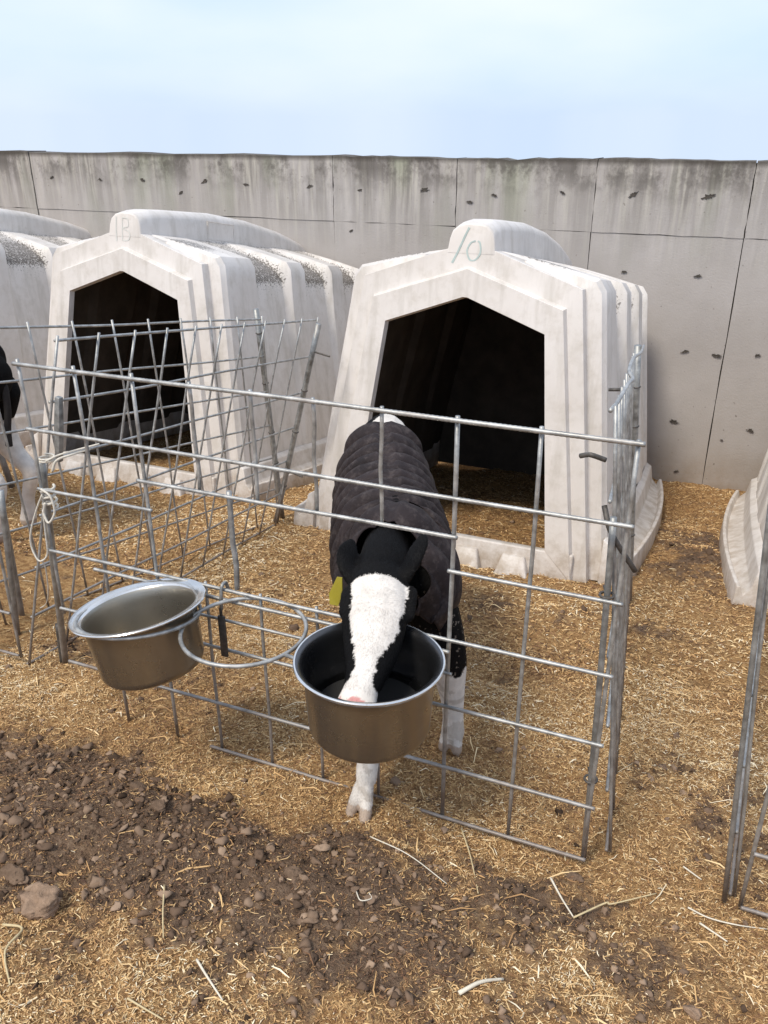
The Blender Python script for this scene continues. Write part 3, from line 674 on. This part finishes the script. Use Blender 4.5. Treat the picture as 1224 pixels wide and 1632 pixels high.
# ------------------------------------------------------------------ pails and their ring holder
Rax = Vector((math.cos(R(22.6)), math.sin(R(22.6)), 0)); Fax = Vector((-math.sin(R(22.6)), math.cos(R(22.6)), 0))
def lathe(prof, n=72):
    V = []; F = []
    for r, z in prof:
        for k in range(n):
            q = 2 * math.pi * k / n; e_ = 1 + .006 * math.cos(2 * q + .7) + .003 * math.sin(5 * q + z * 30); V.append((r * math.cos(q) * e_, r * math.sin(q) * e_, z))
    for i in range(len(prof) - 1):
        for k in range(n): F.append((i * n + k, i * n + (k + 1) % n, (i + 1) * n + (k + 1) % n, (i + 1) * n + k))
    F.append(tuple(range(n - 1, -1, -1)) if prof[0][0] > 1e-4 else ()); F.append(tuple((len(prof) - 1) * n + k for k in range(n)))
    return V, [f for f in F if len(f)]
def pail(label, c, near_up, right_up, mat, flange, depth, inmat=None):
    rot = Matrix.Rotation(-near_up, 4, Rax) @ Matrix.Rotation(-right_up, 4, Fax)
    o = thing('feeding_pail', label, 'pail', c, rot.to_euler(), 'steel feeding pails in the ring holder')
    ro = .148; rb = ro - flange; h = depth; rc = .020
    out = [(.0001, -h)] + [(rb - .009 - rc + rc * math.sin(a), -h + rc - rc * math.cos(a)) for a in np.linspace(0, math.pi / 2, 7)] + [(rb - .002, -.03), (rb, -.009), (rb + .003, -.004), (ro - .005, .0005), (ro - .002, -.0025), (ro, -.001), (ro + .0004, .0012), (ro - .001, .003), (ro - .004, .0028)]
    t = .002
    inn = [(rb + .004, -.0015), (rb - .0005, -.006), (rb - .003, -.014), (rb - .006, -.03)] + [(rb - .011 - rc + rc * math.sin(a), -h + t + rc - rc * math.cos(a)) for a in np.linspace(math.pi / 2, 0, 7)] + [(.095, -h + t), (.09, -h + t + .004), (.06, -h + t + .004), (.0001, -h + t + .004)]
    mk('pail_shell', *lathe(out + inn), mat, o, smooth=True)
    c0 = o.children[0]; m = c0.modifiers.new('e', 'EDGE_SPLIT'); m.split_angle = R(40)
    if True:
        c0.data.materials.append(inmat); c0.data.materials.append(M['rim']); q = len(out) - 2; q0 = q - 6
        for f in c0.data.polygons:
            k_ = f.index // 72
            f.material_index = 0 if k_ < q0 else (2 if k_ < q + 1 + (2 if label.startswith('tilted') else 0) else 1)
    if False:
        c0.data.materials.append(inmat); q = len(out) - 2
        for f in c0.data.polygons:
            if f.index >= q * 72: f.material_index = 1
    return o
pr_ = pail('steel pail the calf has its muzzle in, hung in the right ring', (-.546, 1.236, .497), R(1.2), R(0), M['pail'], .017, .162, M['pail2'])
pl_ = pail('tilted empty steel pail with a wide bright rim, left of the empty ring', (-1.096, 1.238, .488), R(7), R(9), M['pail'], .024, .150, M['dull'])
mw, Nn, Ll, bb = newmat('water'); bb.inputs['Base Color'].default_value = (.035, .035, .035, 1); bb.inputs['Roughness'].default_value = .03; bb.inputs['Transmission Weight'].default_value = 0; bb.inputs['Specular IOR Level'].default_value = .5
wt = mk('water', *lathe([(.0001, -.012), (.108, -.012), (.112, -.002), (.112, 0), (.0001, 0)], 64), mw); wt.location = (-.544, 1.228, .385)
tag(wt, 'shallow dark water lying in the pail the calf drinks from', 'water')
hd = thing('pail_holder', 'galvanised holder of three pail rings on the panel, the middle one empty', 'pail holder', (-.82, 1.36, .46), world=True)
mk('support_rod', *rod((-1.33, 1.368, .466), (-.425, 1.368, .462), .0045, True, .001), M['rod'], hd, smooth=True)
def ring(c, r, tx=0, ty=0):
    return [(c[0] + r * math.cos(q), c[1] + r * math.sin(q), c[2] + r * math.cos(q) * tx + r * math.sin(q) * ty) for q in np.linspace(0, 2 * math.pi, 49)[:-1]]
mk('pail_ring', *tube(ring((-.845, 1.262, .475), .131), .0045, 8, closed=True), M['rod'], hd, smooth=True)
mk('pail_ring', *tube(ring((-.545, 1.238, .480), .1340, .027, -.064), .0045, 8, closed=True), M['rod'], hd, smooth=True)
mk('pail_ring', *tube(ring((-1.092, 1.232, .470), .1315, .10, -.17), .0045, 8, closed=True), M['rod'], hd, smooth=True)
mk('cross_link', *tube([(-.722, 1.215, .475), (-.675, 1.205, .478)], .0042, 8), M['rod'], hd, smooth=True)
mk('cross_link', *tube([(-.985, 1.21, .474), (-.965, 1.215, .475)], .0042, 8), M['rod'], hd, smooth=True)

# ------------------------------------------------------------------ calves
def chain(nodes, lat, k=6, n=20):
    """nodes: (x,y,z, a lateral, b other)"""
    Q = catmull([np.array(q, float) for q in nodes], k); lat = np.array(lat, float); V = []; F = []
    rings = []
    def frame(t):
        t = t / np.linalg.norm(t); l = lat - t * (lat @ t); l /= np.linalg.norm(l); return t, l, np.cross(t, l)
    m = len(Q)
    for i, q in enumerate(Q):
        t, l, u = frame(Q[min(i + 1, m - 1)][:3] - Q[max(i - 1, 0)][:3])
        if i == 0:
            for s in (.97, .8, .5): rings.append((q[:3] - t * s * min(q[3], q[4]), l, u, q[3] * math.sqrt(1 - s * s), q[4] * math.sqrt(1 - s * s)))
        rings.append((q[:3], l, u, q[3], q[4]))
        if i == m - 1:
            for s in (.5, .8, .97): rings.append((q[:3] + t * s * min(q[3], q[4]), l, u, q[3] * math.sqrt(1 - s * s), q[4] * math.sqrt(1 - s * s)))
    for c, l, u, a, b in rings:
        for j in range(n):
            q = 2 * math.pi * j / n; V.append(tuple(c + l * a * math.cos(q) + u * b * math.sin(q)))
    for i in range(len(rings) - 1):
        for j in range(n): F.append((i * n + j, i * n + (j + 1) % n, (i + 1) * n + (j + 1) % n, (i + 1) * n + j))
    F.append(tuple(range(n - 1, -1, -1))); F.append(tuple((len(rings) - 1) * n + j for j in range(n)))
    return V, F
def seg_dist(P, A, B):
    d = B - A; t = np.clip(((P - A) @ d) / (d @ d), 0, 1); return np.linalg.norm(P - (A + t[:, None] * d), axis=1), t
def remesh_body(name, parts, voxel, parent):
    V, F = join(*parts); o = mk(name, V, F, None, parent, smooth=True)
    m = o.modifiers.new('r', 'REMESH'); m.mode = 'VOXEL'; m.voxel_size = voxel; m.use_smooth_shade = True
    s = o.modifiers.new('s', 'SMOOTH'); s.factor = .6; s.iterations = 4
    dg = bpy.context.evaluated_depsgraph_get(); me = bpy.data.meshes.new_from_object(o.evaluated_get(dg)); o.modifiers.clear(); o.data = me; me.name = name
    me.polygons.foreach_set('use_smooth', [True] * len(me.polygons)); return o
def paint(o, fn):
    me = o.data; n = len(me.vertices); co = np.empty(n * 3); me.vertices.foreach_get('co', co); co = co.reshape(-1, 3)
    off = WORLDP.get(o.parent.name, np.zeros(3)); C_ = fn(co + off); C_ = np.concatenate([C_, np.ones((n, 1))], 1)
    a = me.color_attributes.new('col', 'FLOAT_COLOR', 'POINT'); a.data.foreach_set('color', C_.astype(np.float32).ravel())
def fur(o, name, count, length, flow, fn, parent, keep=None):
    me = o.data; me.calc_loop_triangles(); off = WORLDP.get(parent.name, np.zeros(3))
    n = len(me.vertices); co = np.empty(n * 3); me.vertices.foreach_get('co', co); co = co.reshape(-1, 3) + off
    no = np.empty(n * 3); me.vertices.foreach_get('normal', no); no = no.reshape(-1, 3)
    T = np.empty(len(me.loop_triangles) * 3, np.int32); me.loop_triangles.foreach_get('vertices', T); T = T.reshape(-1, 3)
    ar = np.linalg.norm(np.cross(co[T[:, 1]] - co[T[:, 0]], co[T[:, 2]] - co[T[:, 0]]), axis=1)
    cen = co[T].mean(1)
    if keep is not None: ar = ar * keep(cen)
    idx = RNG.choice(len(T), count, p=ar / ar.sum()); w_ = RNG.dirichlet((1, 1, 1), count)
    P = (co[T[idx]] * w_[:, :, None]).sum(1); Nm = (no[T[idx]] * w_[:, :, None]).sum(1); Nm /= np.linalg.norm(Nm, axis=1)[:, None]
    f = flow(P); f = f / (np.linalg.norm(f, axis=1)[:, None] + 1e-9) + RNG.normal(0, .17, (count, 3)); f = f - Nm * (f * Nm).sum(1)[:, None]; f /= np.linalg.norm(f, axis=1)[:, None] + 1e-9
    d = f * .9 + Nm * RNG.uniform(.08, .28, count)[:, None]; ln = length * RNG.uniform(.6, 1.3, count)
    s = np.cross(d, Nm); s /= np.linalg.norm(s, axis=1)[:, None] + 1e-9; s *= .0005
    P0 = P - Nm * .001; mid = P + d * ln[:, None] * .55; tip = P + (f * 1.0 + Nm * .15) * ln[:, None]
    V = np.stack([P0 - s, P0 + s, mid + s * .7, mid - s * .7, tip], 1).reshape(-1, 3); i = np.arange(count)[:, None] * 5
    F3 = np.concatenate([i + np.array([[0, 1, 2]]), i + np.array([[0, 2, 3]]), i + np.array([[3, 2, 4]])], 0)
    ob = fast_mesh(name, V - off, F3, None, M['hair']); ob.parent = parent
    C_ = fn(P) * RNG.uniform(.80, 1.12, (count, 1)); C_ = np.repeat(np.concatenate([np.clip(C_, 0, 1), np.ones((count, 1))], 1), 5, 0)
    a = ob.data.color_attributes.new('col', 'FLOAT_COLOR', 'POINT'); a.data.foreach_set('color', C_.astype(np.float32).ravel()); return ob
BLACK = np.array([.0055, .005, .005]); WHITE = np.array([.74, .69, .63]); PINK = np.array([.62, .30, .28]); MUD = np.array([.30, .24, .18])
mcoat, Nc, Lc, bc = newmat('quilted_coat')
ncz = noise(Nc, Lc, 10, 5, .6); nfz = noise(Nc, Lc, 260, 3, .7)
rc_ = ramp(Nc, [(.3, (.014, .010, .0105)), (.6, (.032, .0235, .024)), (.8, (.062, .047, .046))]); Lc.new(ncz, rc_.inputs[0])
cdust = mixc(Nc, Lc, mrange(Nc, Lc, noise(Nc, Lc, 40, 5, .75), .5, .72, 0, .35), rc_.outputs[0], (.15, .125, .115))
Lc.new(cdust, bc.inputs['Base Color']); bc.inputs['Roughness'].default_value = .7; bc.inputs['Specular IOR Level'].default_value = .22; bump(Nc, Lc, bc, math_(Nc, Lc, 'ADD', nfz, math_(Nc, Lc, 'MULTIPLY', noise(Nc, Lc, 45, 4, .6), 1.5)), .5, .004)
M['coat'] = mcoat

def coat(torso, lat, parent, t0, t1, grow=.014, drop=.72, seed=0, name='quilted_coat'):
    """fabric wrapped round the torso from spine down both sides, with quilting ridges and sagging folds"""
    nt_, na = 240, 96
    Q = np.array(catmull([np.array(q, float) for q in torso], 24)); m = len(Q)
    lat = np.array(lat, float); V = []; F = []
    arc = np.concatenate([[0], np.cumsum(np.linalg.norm(np.diff(Q[:, :3], axis=0), axis=1))]); arc /= arc[-1]
    for thick in (0, 1):
        for i in range(nt_):
            t = t0 + (t1 - t0) * i / (nt_ - 1); q = np.array([np.interp(t, arc, Q[:, c]) for c in range(5)])
            dt = .01; q2 = np.array([np.interp(min(1, t + dt), arc, Q[:, c]) for c in range(3)]) - np.array([np.interp(max(0, t - dt), arc, Q[:, c]) for c in range(3)])
            tt = q2 / np.linalg.norm(q2); l = lat - tt * (lat @ tt); l /= np.linalg.norm(l); u = np.cross(tt, l)
            if u[2] < 0: u = -u
            for j in range(na):
                v = -1 + 2 * j / (na - 1); ang = v * math.pi * drop     # 0 = spine
                side = abs(v)
                # folds bow backwards down the flanks
                band = math.exp(-(side / .055) ** 4)
                ph = (t - t0) * (t1 - t0) ** -1 * 12.0 + 2.2 * side ** 1.3 + .55 * (float(vn(v * 1.6 + seed, t * 4, 1, 31)) - .5)
                fold = (abs(math.sin(ph * math.pi)) ** .5 - .5) * .021 * (.7 + .6 * float(vn(v * .9 + 3, t * 6, 1, 41))) * (1 - .3 * side) * (1 - .8 * band) + band * .0022 * math.sin((t - t0) * 230)
                sag = (float(vn(v * 3 + seed * 3, t * 7, 1, 33)) - .5) * .016 * (.3 + side)
                fine_ = (float(vn(v * 16, t * 40, 1, 35)) - .5) * .004
                seam = -.004 * math.exp(-((v * na / 2 / 1.1) ** 2)) + (.0025 * math.exp(-((side - .075) / .022) ** 2))
                edge = .010 * math.exp(-((i / nt_) / .03) ** 2) + .001 * math.exp(-((1 - i / nt_) / .02) ** 2) - .006 * math.exp(-((1 - i / nt_) / .05) ** 2)
                e_ = grow + fold + sag + fine_ + seam + edge + .012 * float(sstep(.45, .8, side)) - (.004 if thick else 0)
                p = q[:3] + l * (q[3] + e_) * math.sin(ang) + u * (q[4] + e_) * math.cos(ang)
                V.append(tuple(p))
    for lay in range(2):
        o_ = lay * nt_ * na
        for i in range(nt_ - 1):
            for j in range(na - 1): a = o_ + i * na + j; F.append((a, a + 1, a + 1 + na, a + na))
    h = nt_ * na
    for j in range(na - 1):
        F.append((j, j + 1, h + j + 1, h + j)); a = (nt_ - 1) * na + j; F.append((a, a + 1, h + a + 1, h + a))
    for i in range(nt_ - 1):
        a = i * na; F.append((a, a + na, h + a + na, h + a)); a = i * na + na - 1; F.append((a, a + na, h + a + na, h + a))
    o = mk(name, V, F, M['coat'], parent, smooth=True); return o

# --- the calf at the pail (world coordinates)
c1 = thing('calf', 'black and white calf in quilted coat with its muzzle in a pail', 'calf', (-.72, 1.75, -.06), world=True)
LAT = (.93, .36, 0)
torso = [(-.970, 2.36, .455, .068, .115), (-.950, 2.29, .487, .094, .138), (-.898, 2.15, .480, .116, .145), (-.815, 1.98, .447, .131, .165), (-.736, 1.82, .425, .142, .180), (-.664, 1.69, .43, .130, .164), (-.645, 1.61, .43, .060, .09)]
neck = [(-.690, 1.70, .48, .070, .115), (-.655, 1.59, .512, .062, .092), (-.630, 1.50, .533, .058, .074), (-.612, 1.43, .540, .055, .062)]
head = [(-.608, 1.435, .548, .056, .055), (-.592, 1.385, .538, .067, .062), (-.577, 1.335, .518, .067, .057), (-.558, 1.275, .490, .056, .047), (-.546, 1.222, .474, .042, .037), (-.539, 1.180, .463, .0345, .031), (-.535, 1.152, .455, .0385, .026)]
HL = (.93, .28, 0)
parts = [chain(torso, LAT), chain(neck, HL), chain(head, HL)]
parts.append(chain([(-.72, 1.67, .42, .06, .10), (-.705, 1.62, .32, .048, .062), (-.68, 1.54, .245, .036, .040), (-.645, 1.455, .195, .028, .029), (-.615, 1.385, .135, .026, .027), (-.602, 1.342, .092, .0245, .025)], LAT, n=14))
parts += [chain([(-.612, 1.325, .075, .014, .017), (-.618, 1.305, .040, .0135, .0165), (-.622, 1.286, .013, .012, .015)], LAT, n=10), chain([(-.592, 1.325, .075, .014, .017), (-.585, 1.298, .036, .0145, .018), (-.580, 1.272, .012, .0125, .0165)], LAT, n=10)]
parts.append(chain([(-.60, 1.70, .42, .065, .11), (-.555, 1.68, .32, .060, .075), (-.525, 1.675, .22, .050, .052), (-.510, 1.675, .13, .034, .034), (-.502, 1.67, .06, .027, .028), (-.499, 1.665, .01, .031, .031)], LAT, n=14))
parts += [chain([(-.512, 1.66, .02, .015, .018), (-.517, 1.645, -.028, .0145, .02)], LAT, n=10), chain([(-.486, 1.66, .02, .015, .018), (-.481, 1.645, -.028, .0145, .02)], LAT, n=10)]
for (hx, hy, hz, fx, fy) in ((-.875, 2.30, .40, -.80, 2.22), (-1.03, 2.24, .40, -1.0, 2.16)):
    parts.append(chain([(hx, hy, hz, .055, .10), (hx + .02, hy - .06, .27, .045, .075), (hx + .01, hy - .02, .15, .03, .04), (hx - .005, hy + .04, .06, .026, .03), (hx, hy + .02, -.04, .02, .022), (hx, hy, -.11, .025, .027), (hx + .005, hy - .02, -.135, .028, .03)], LAT, n=14))
# ears
parts.append(chain([(-.655, 1.405, .560, .014, .020), (-.684, 1.435, .576, .010, .026), (-.698, 1.475, .590, .008, .025), (-.706, 1.51, .596, .006, .010)], (0.5, 0.2, 1), n=12))
parts.append(chain([(-.552, 1.435, .575, .014, .020), (-.546, 1.47, .598, .010, .026), (-.546, 1.51, .615, .008, .024), (-.550, 1.545, .624, .006, .010)], (-0.5, -0.2, 1), n=12))
# brow ridges and cheeks
parts.append(chain([(-.650, 1.372, .545, .018, .018), (-.640, 1.33, .527, .014, .014)], HL, n=10)); parts.append(chain([(-.530, 1.41, .553, .018, .018), (-.515, 1.365, .53, .014, .014)], HL, n=10))
body1 = remesh_body('body', parts, .0045, c1); body1.data.materials.append(M['body'])
hn = np.array([q[:3] for q in head]); hl = np.array(HL) / np.linalg.norm(HL)
def hs(P):   # station along the head and signed lateral offset
    Q = np.array(catmull(hn, 10)); d = np.linalg.norm(P[:, None, :] - Q[None], axis=2); i = d.argmin(1); s = i / (len(Q) - 1)
    rel = P - Q[i]; return s, rel @ hl, rel, d[np.arange(len(P)), i]
def col1(P):
    n = len(P); C_ = np.tile(BLACK, (n, 1)); s, lt, rel, dist = hs(P)
    axis_ = np.array([.08, -.28, -.11]); axis_ /= np.linalg.norm(axis_); up = np.cross(hl, axis_); up = up if up[2] > 0 else -up; hgt = rel @ up
    wob = (vn(P[:, 0] + P[:, 2], P[:, 1], 90, 3) - .5) * .008
    wid = np.interp(s, [0, .12, .17, .3, .42, .55, .66, .78, .88, 1], [0, .056, .057, .054, .046, .033, .020, .022, .034, .06]) + wob
    white = (np.abs(lt - .006 * (s < .5)) < wid) & (hgt > -.012) & (dist < .10) & (P[:, 1] < 1.46) & (s > .12)
    white |= (s > .84) & (dist < .07) & (P[:, 1] < 1.30) & (P[:, 2] > .35)
    C_[white] = WHITE
    nose = (s > .93) & (dist < .05) & (P[:, 1] < 1.142) & (P[:, 2] < .474 + .006 * np.cos(lt * 120)) & (P[:, 2] > .35); C_[nose] = PINK
    hgr = P[:, 2] + S * (P[:, 1] - YF); legs = (hgr < .245 + (vn(P[:, 0], P[:, 1], 30, 8) - .5) * .05); C_[legs] = WHITE * .92
    mud = legs & (vn(P[:, 0] * 1 + P[:, 2], P[:, 2], 60, 9) > .68); C_[mud] = C_[mud] * .6 + MUD * .4
    foot = hgr < .035; C_[foot] = np.array([.42, .33, .26])
    rumpw = (P[:, 1] > 2.20) & (P[:, 2] > .560) & (P[:, 0] > -.965); C_[rumpw] = WHITE * .9
    spk = (~white) & (P[:, 1] > 1.55) & (P[:, 1] < 1.9) & (hgr < .5) & (~legs) & (vn(P[:, 0] + P[:, 1], P[:, 2], 190, 17) > .875); C_[spk] = np.array([.24, .20, .165])
    return C_
paint(body1, col1)
bdir = np.array([-.23, .65, 0.]); bdir /= np.linalg.norm(bdir)
def flow1(P):
    s, lt, rel, dist = hs(P); f = np.tile(bdir + np.array([0, 0, -.3]), (len(P), 1)); f[dist < .09] = np.array([-.15, .75, .25]); 
    dn_ = (dist < .09) & (s > .32); f[dn_] = np.array([.12, -.8, -.35]) + lt[dn_][:, None] * 9 * hl
    nz_ = (dist < .09) & (s <= .32); f[nz_] = np.array([-.1, 1, .1]) * ((.32 - s[nz_]) * 4)[:, None] + lt[nz_][:, None] * 16 * hl
    lw = P[:, 2] < .22; f[lw] = np.array([0, 0, -1.]); return f
def keep1(P):
    s, lt, rel, dist = hs(P); return np.where((dist < .09) & (s > .93), .15, np.where(P[:, 1] < 1.62, 1.0, .35))
fur(body1, 'hair', 95000, .0062, flow1, col1, c1, keep1)
tors_fwd = torso[::-1]
coat(torso[1:-1] + [(-.648, 1.62, .484, .112, .150), (-.642, 1.555, .508, .074, .102)], LAT, c1, .13, .985, .009, .77)
# collar flap sitting behind the poll
for nm, c_, r_ in (('eye', (-.653, 1.360, .526), .0115), ('eye', (-.519, 1.386, .533), .0115)):
    V, F = ico(3); mk(nm, V * r_ + np.array(c_), F, M['eye'], c1, smooth=True)
for s_ in (-1, 1):
    V, F = ico(2); mk('nostril', V * np.array([.0075, .006, .0045]) + np.array([-.534 + s_ * .021, 1.125 + s_ * .004, .463]), F, M['eye'], c1, smooth=True)
tg = [(-.690, 1.395, .566), (-.675, 1.39, .570), (-.668, 1.375, .535), (-.674, 1.365, .516), (-.695, 1.368, .514), (-.702, 1.380, .532)]
Vt = [tuple(p) for p in tg] + [(p[0], p[1] + .0025, p[2] + .001) for p in tg]
mk('ear_tag', Vt, [tuple(range(6)), tuple(range(11, 5, -1))] + [(i, (i + 1) % 6, 6 + (i + 1) % 6, 6 + i) for i in range(6)], M['tagm'], c1, label='yellow ear tag')

# --- the neighbour calf, seen from behind at the left edge
c2 = thing('calf', 'calf at the left edge, only its black rump and white hind leg showing', 'calf', (-3.1, 2.4, -.18), world=True)
LT2 = (0, 1, 0); bx, by, bz = -2.67, 2.38, -.165
def q2(x, z, a, b, dy=0): return (bx - x * 1.1, by + dy, bz + z * 1.16, a * 1.25, b * 1.2)
tor2 = [q2(.02, .60, .07, .09), q2(.08, .62, .115, .135), q2(.22, .61, .13, .15), q2(.40, .585, .145, .17), q2(.56, .57, .15, .18), q2(.72, .58, .125, .175), q2(.80, .60, .09, .13)]
parts = [chain(tor2, LT2), chain([q2(.72, .62, .085, .13), q2(.86, .70, .065, .10), q2(.96, .78, .055, .07)], LT2), chain([q2(.95, .80, .055, .06), q2(1.02, .78, .062, .06), q2(1.10, .73, .045, .045), q2(1.20, .66, .035, .032)], LT2)]
for dy in (-.09, .09):
    parts.append(chain([q2(.10, .55, .06, .11, dy), q2(.13, .42, .05, .085, dy), q2(.06, .30, .032, .045, dy), q2(-.005, .235, .027, .032, dy), q2(.03, .13, .021, .024, dy), q2(.045, .06, .026, .028, dy), q2(.055, .025, .028, .032, dy)], LT2, n=14))
    parts.append(chain([q2(.70, .52, .06, .10, dy), q2(.70, .36, .045, .055, dy), q2(.69, .22, .028, .03, dy), q2(.70, .08, .022, .024, dy), q2(.71, .025, .028, .032, dy)], LT2, n=14))
parts.append(chain([q2(.94, .82, .010, .02, -.05), q2(.93, .84, .010, .025, -.10), q2(.93, .83, .008, .015, -.14)], (0, 0, 1), n=10)); parts.append(chain([q2(.94, .82, .010, .02, .05), q2(.93, .84, .010, .025, .10), q2(.93, .83, .008, .015, .14)], (0, 0, 1), n=10))
body2 = remesh_body('body', parts, .008, c2); body2.data.materials.append(M['body'])
def col2(P):
    C_ = np.tile(BLACK, (len(P), 1)); h = P[:, 2] - bz; w_ = h < .50 + (vn(P[:, 0], P[:, 1], 25, 3) - .5) * .05; C_[w_] = WHITE * .92; C_[h < .04] = np.array([.42, .33, .26]); return C_
paint(body2, col2); fur(body2, 'hair', 14000, .012, lambda P: np.tile(np.array([.3, 0, -.9]), (len(P), 1)), col2, c2)
coat(tor2[1:], LT2, c2, .06, .95, .012, .62, 2)
mk('tail', *tube(catmull([q2(-.02, .66, 0, 0)[:3], q2(-.045, .60, 0, 0)[:3], q2(-.04, .50, 0, 0)[:3], q2(-.02, .42, 0, 0)[:3], q2(-.012, .36, 0, 0)[:3]], 6), .014, 8), mat_simple('tail_hair', (.02, .018, .018), .9), c2, smooth=True)

# ------------------------------------------------------------------ single straws one can point at
def stalk(label, pts, w=.0022, mat='straw', flat=False, name='straw_stalk'):
    P = [np.array([x, y, float(g(x, y)) + .006 + dz]) for x, y, dz in pts]; P = [p for p in catmull(P, 6)]
    o = mk(name, *tube([tuple(p) for p in P], [w * (1 - .4 * i / len(P)) for i in range(len(P))], 6), M[mat], smooth=True)
    tag(o, label, 'straw', 'single straws lying on the dirt')
def G(u, v):
    a = (u - 612) / 1327; b = (v - 816) / 1327; sp, cp = math.sin(R(24.7)), math.cos(R(24.7)); sy, cy = math.sin(R(22.6)), math.cos(R(22.6))
    fw = cp - sp * b; dn = sp + cp * b; r = (a * cy - fw * sy, fw * cy + a * sy); k = (1.434 - S * YF) / (dn - S * r[1]); return r[0] * k, r[1] * k
def SG(label, pix, **kw): stalk(label, [(*G(u, v), dz) for u, v, dz in pix], **kw)
SG('thick whitish stick lying at the bottom of the photo, right of centre', [(731, 1590, 0), (765, 1572, 0), (802, 1557, 0)], w=.0042, mat='pale')
SG('pale straw slanting down at the bottom, left of centre', [(314, 1533, 0), (330, 1560, .004), (355, 1596, 0)], w=.0026, mat='pale')
SG('short upright-looking straw above the slanting pale one', [(264, 1424, 0), (262, 1470, .004), (262, 1505, 0)], w=.0018)
SG('stiff straw pointing at the foot of the right pen corner', [(877, 1402, .004), (895, 1430, .004), (914, 1458, 0)], w=.0024, mat='pale')
SG('long yellow kinked straw right below the right pen corner', [(914, 1460, 0), (965, 1442, .006), (975, 1444, .006), (1045, 1428, 0)], w=.0021)
SG('long straw standing out beyond the bottom rail, below the middle of the pen', [(735, 1322, .004), (750, 1368, .006), (762, 1425, 0)], w=.0019)
SG('thin straw running right from the calf\'s forward hoof', [(590, 1350, 0), (650, 1378, .004), (712, 1411, 0)], w=.0015, mat='pale')
SG('bent straw nearest the bottom left corner', [(5, 1475, 0), (38, 1490, .006), (12, 1530, .006), (18, 1578, 0)], w=.0026)
SG('straw at the very bottom edge, left of centre', [(205, 1602, 0), (230, 1614, 0), (262, 1632, 0)], w=.0020)
SG('wavy straw crossing the foot of the neighbouring pen', [(1095, 1452, 0), (1130, 1462, .004), (1175, 1478, .004), (1224, 1476, 0)], w=.0018, mat='pale')
SG('pale straw below the wavy one at the bottom right', [(1115, 1470, 0), (1160, 1497, 0)], w=.0022, mat='pale')
SG('short straw in the aisle right of the right pen corner', [(1088, 1385, 0), (1118, 1402, 0)], w=.0020, mat='pale')
SG('straw curved like a hook on the dirt right of the calf\'s hoof', [(568, 1436, 0), (575, 1452, .004), (592, 1448, .002), (588, 1440, 0)], w=.0014, mat='pale')
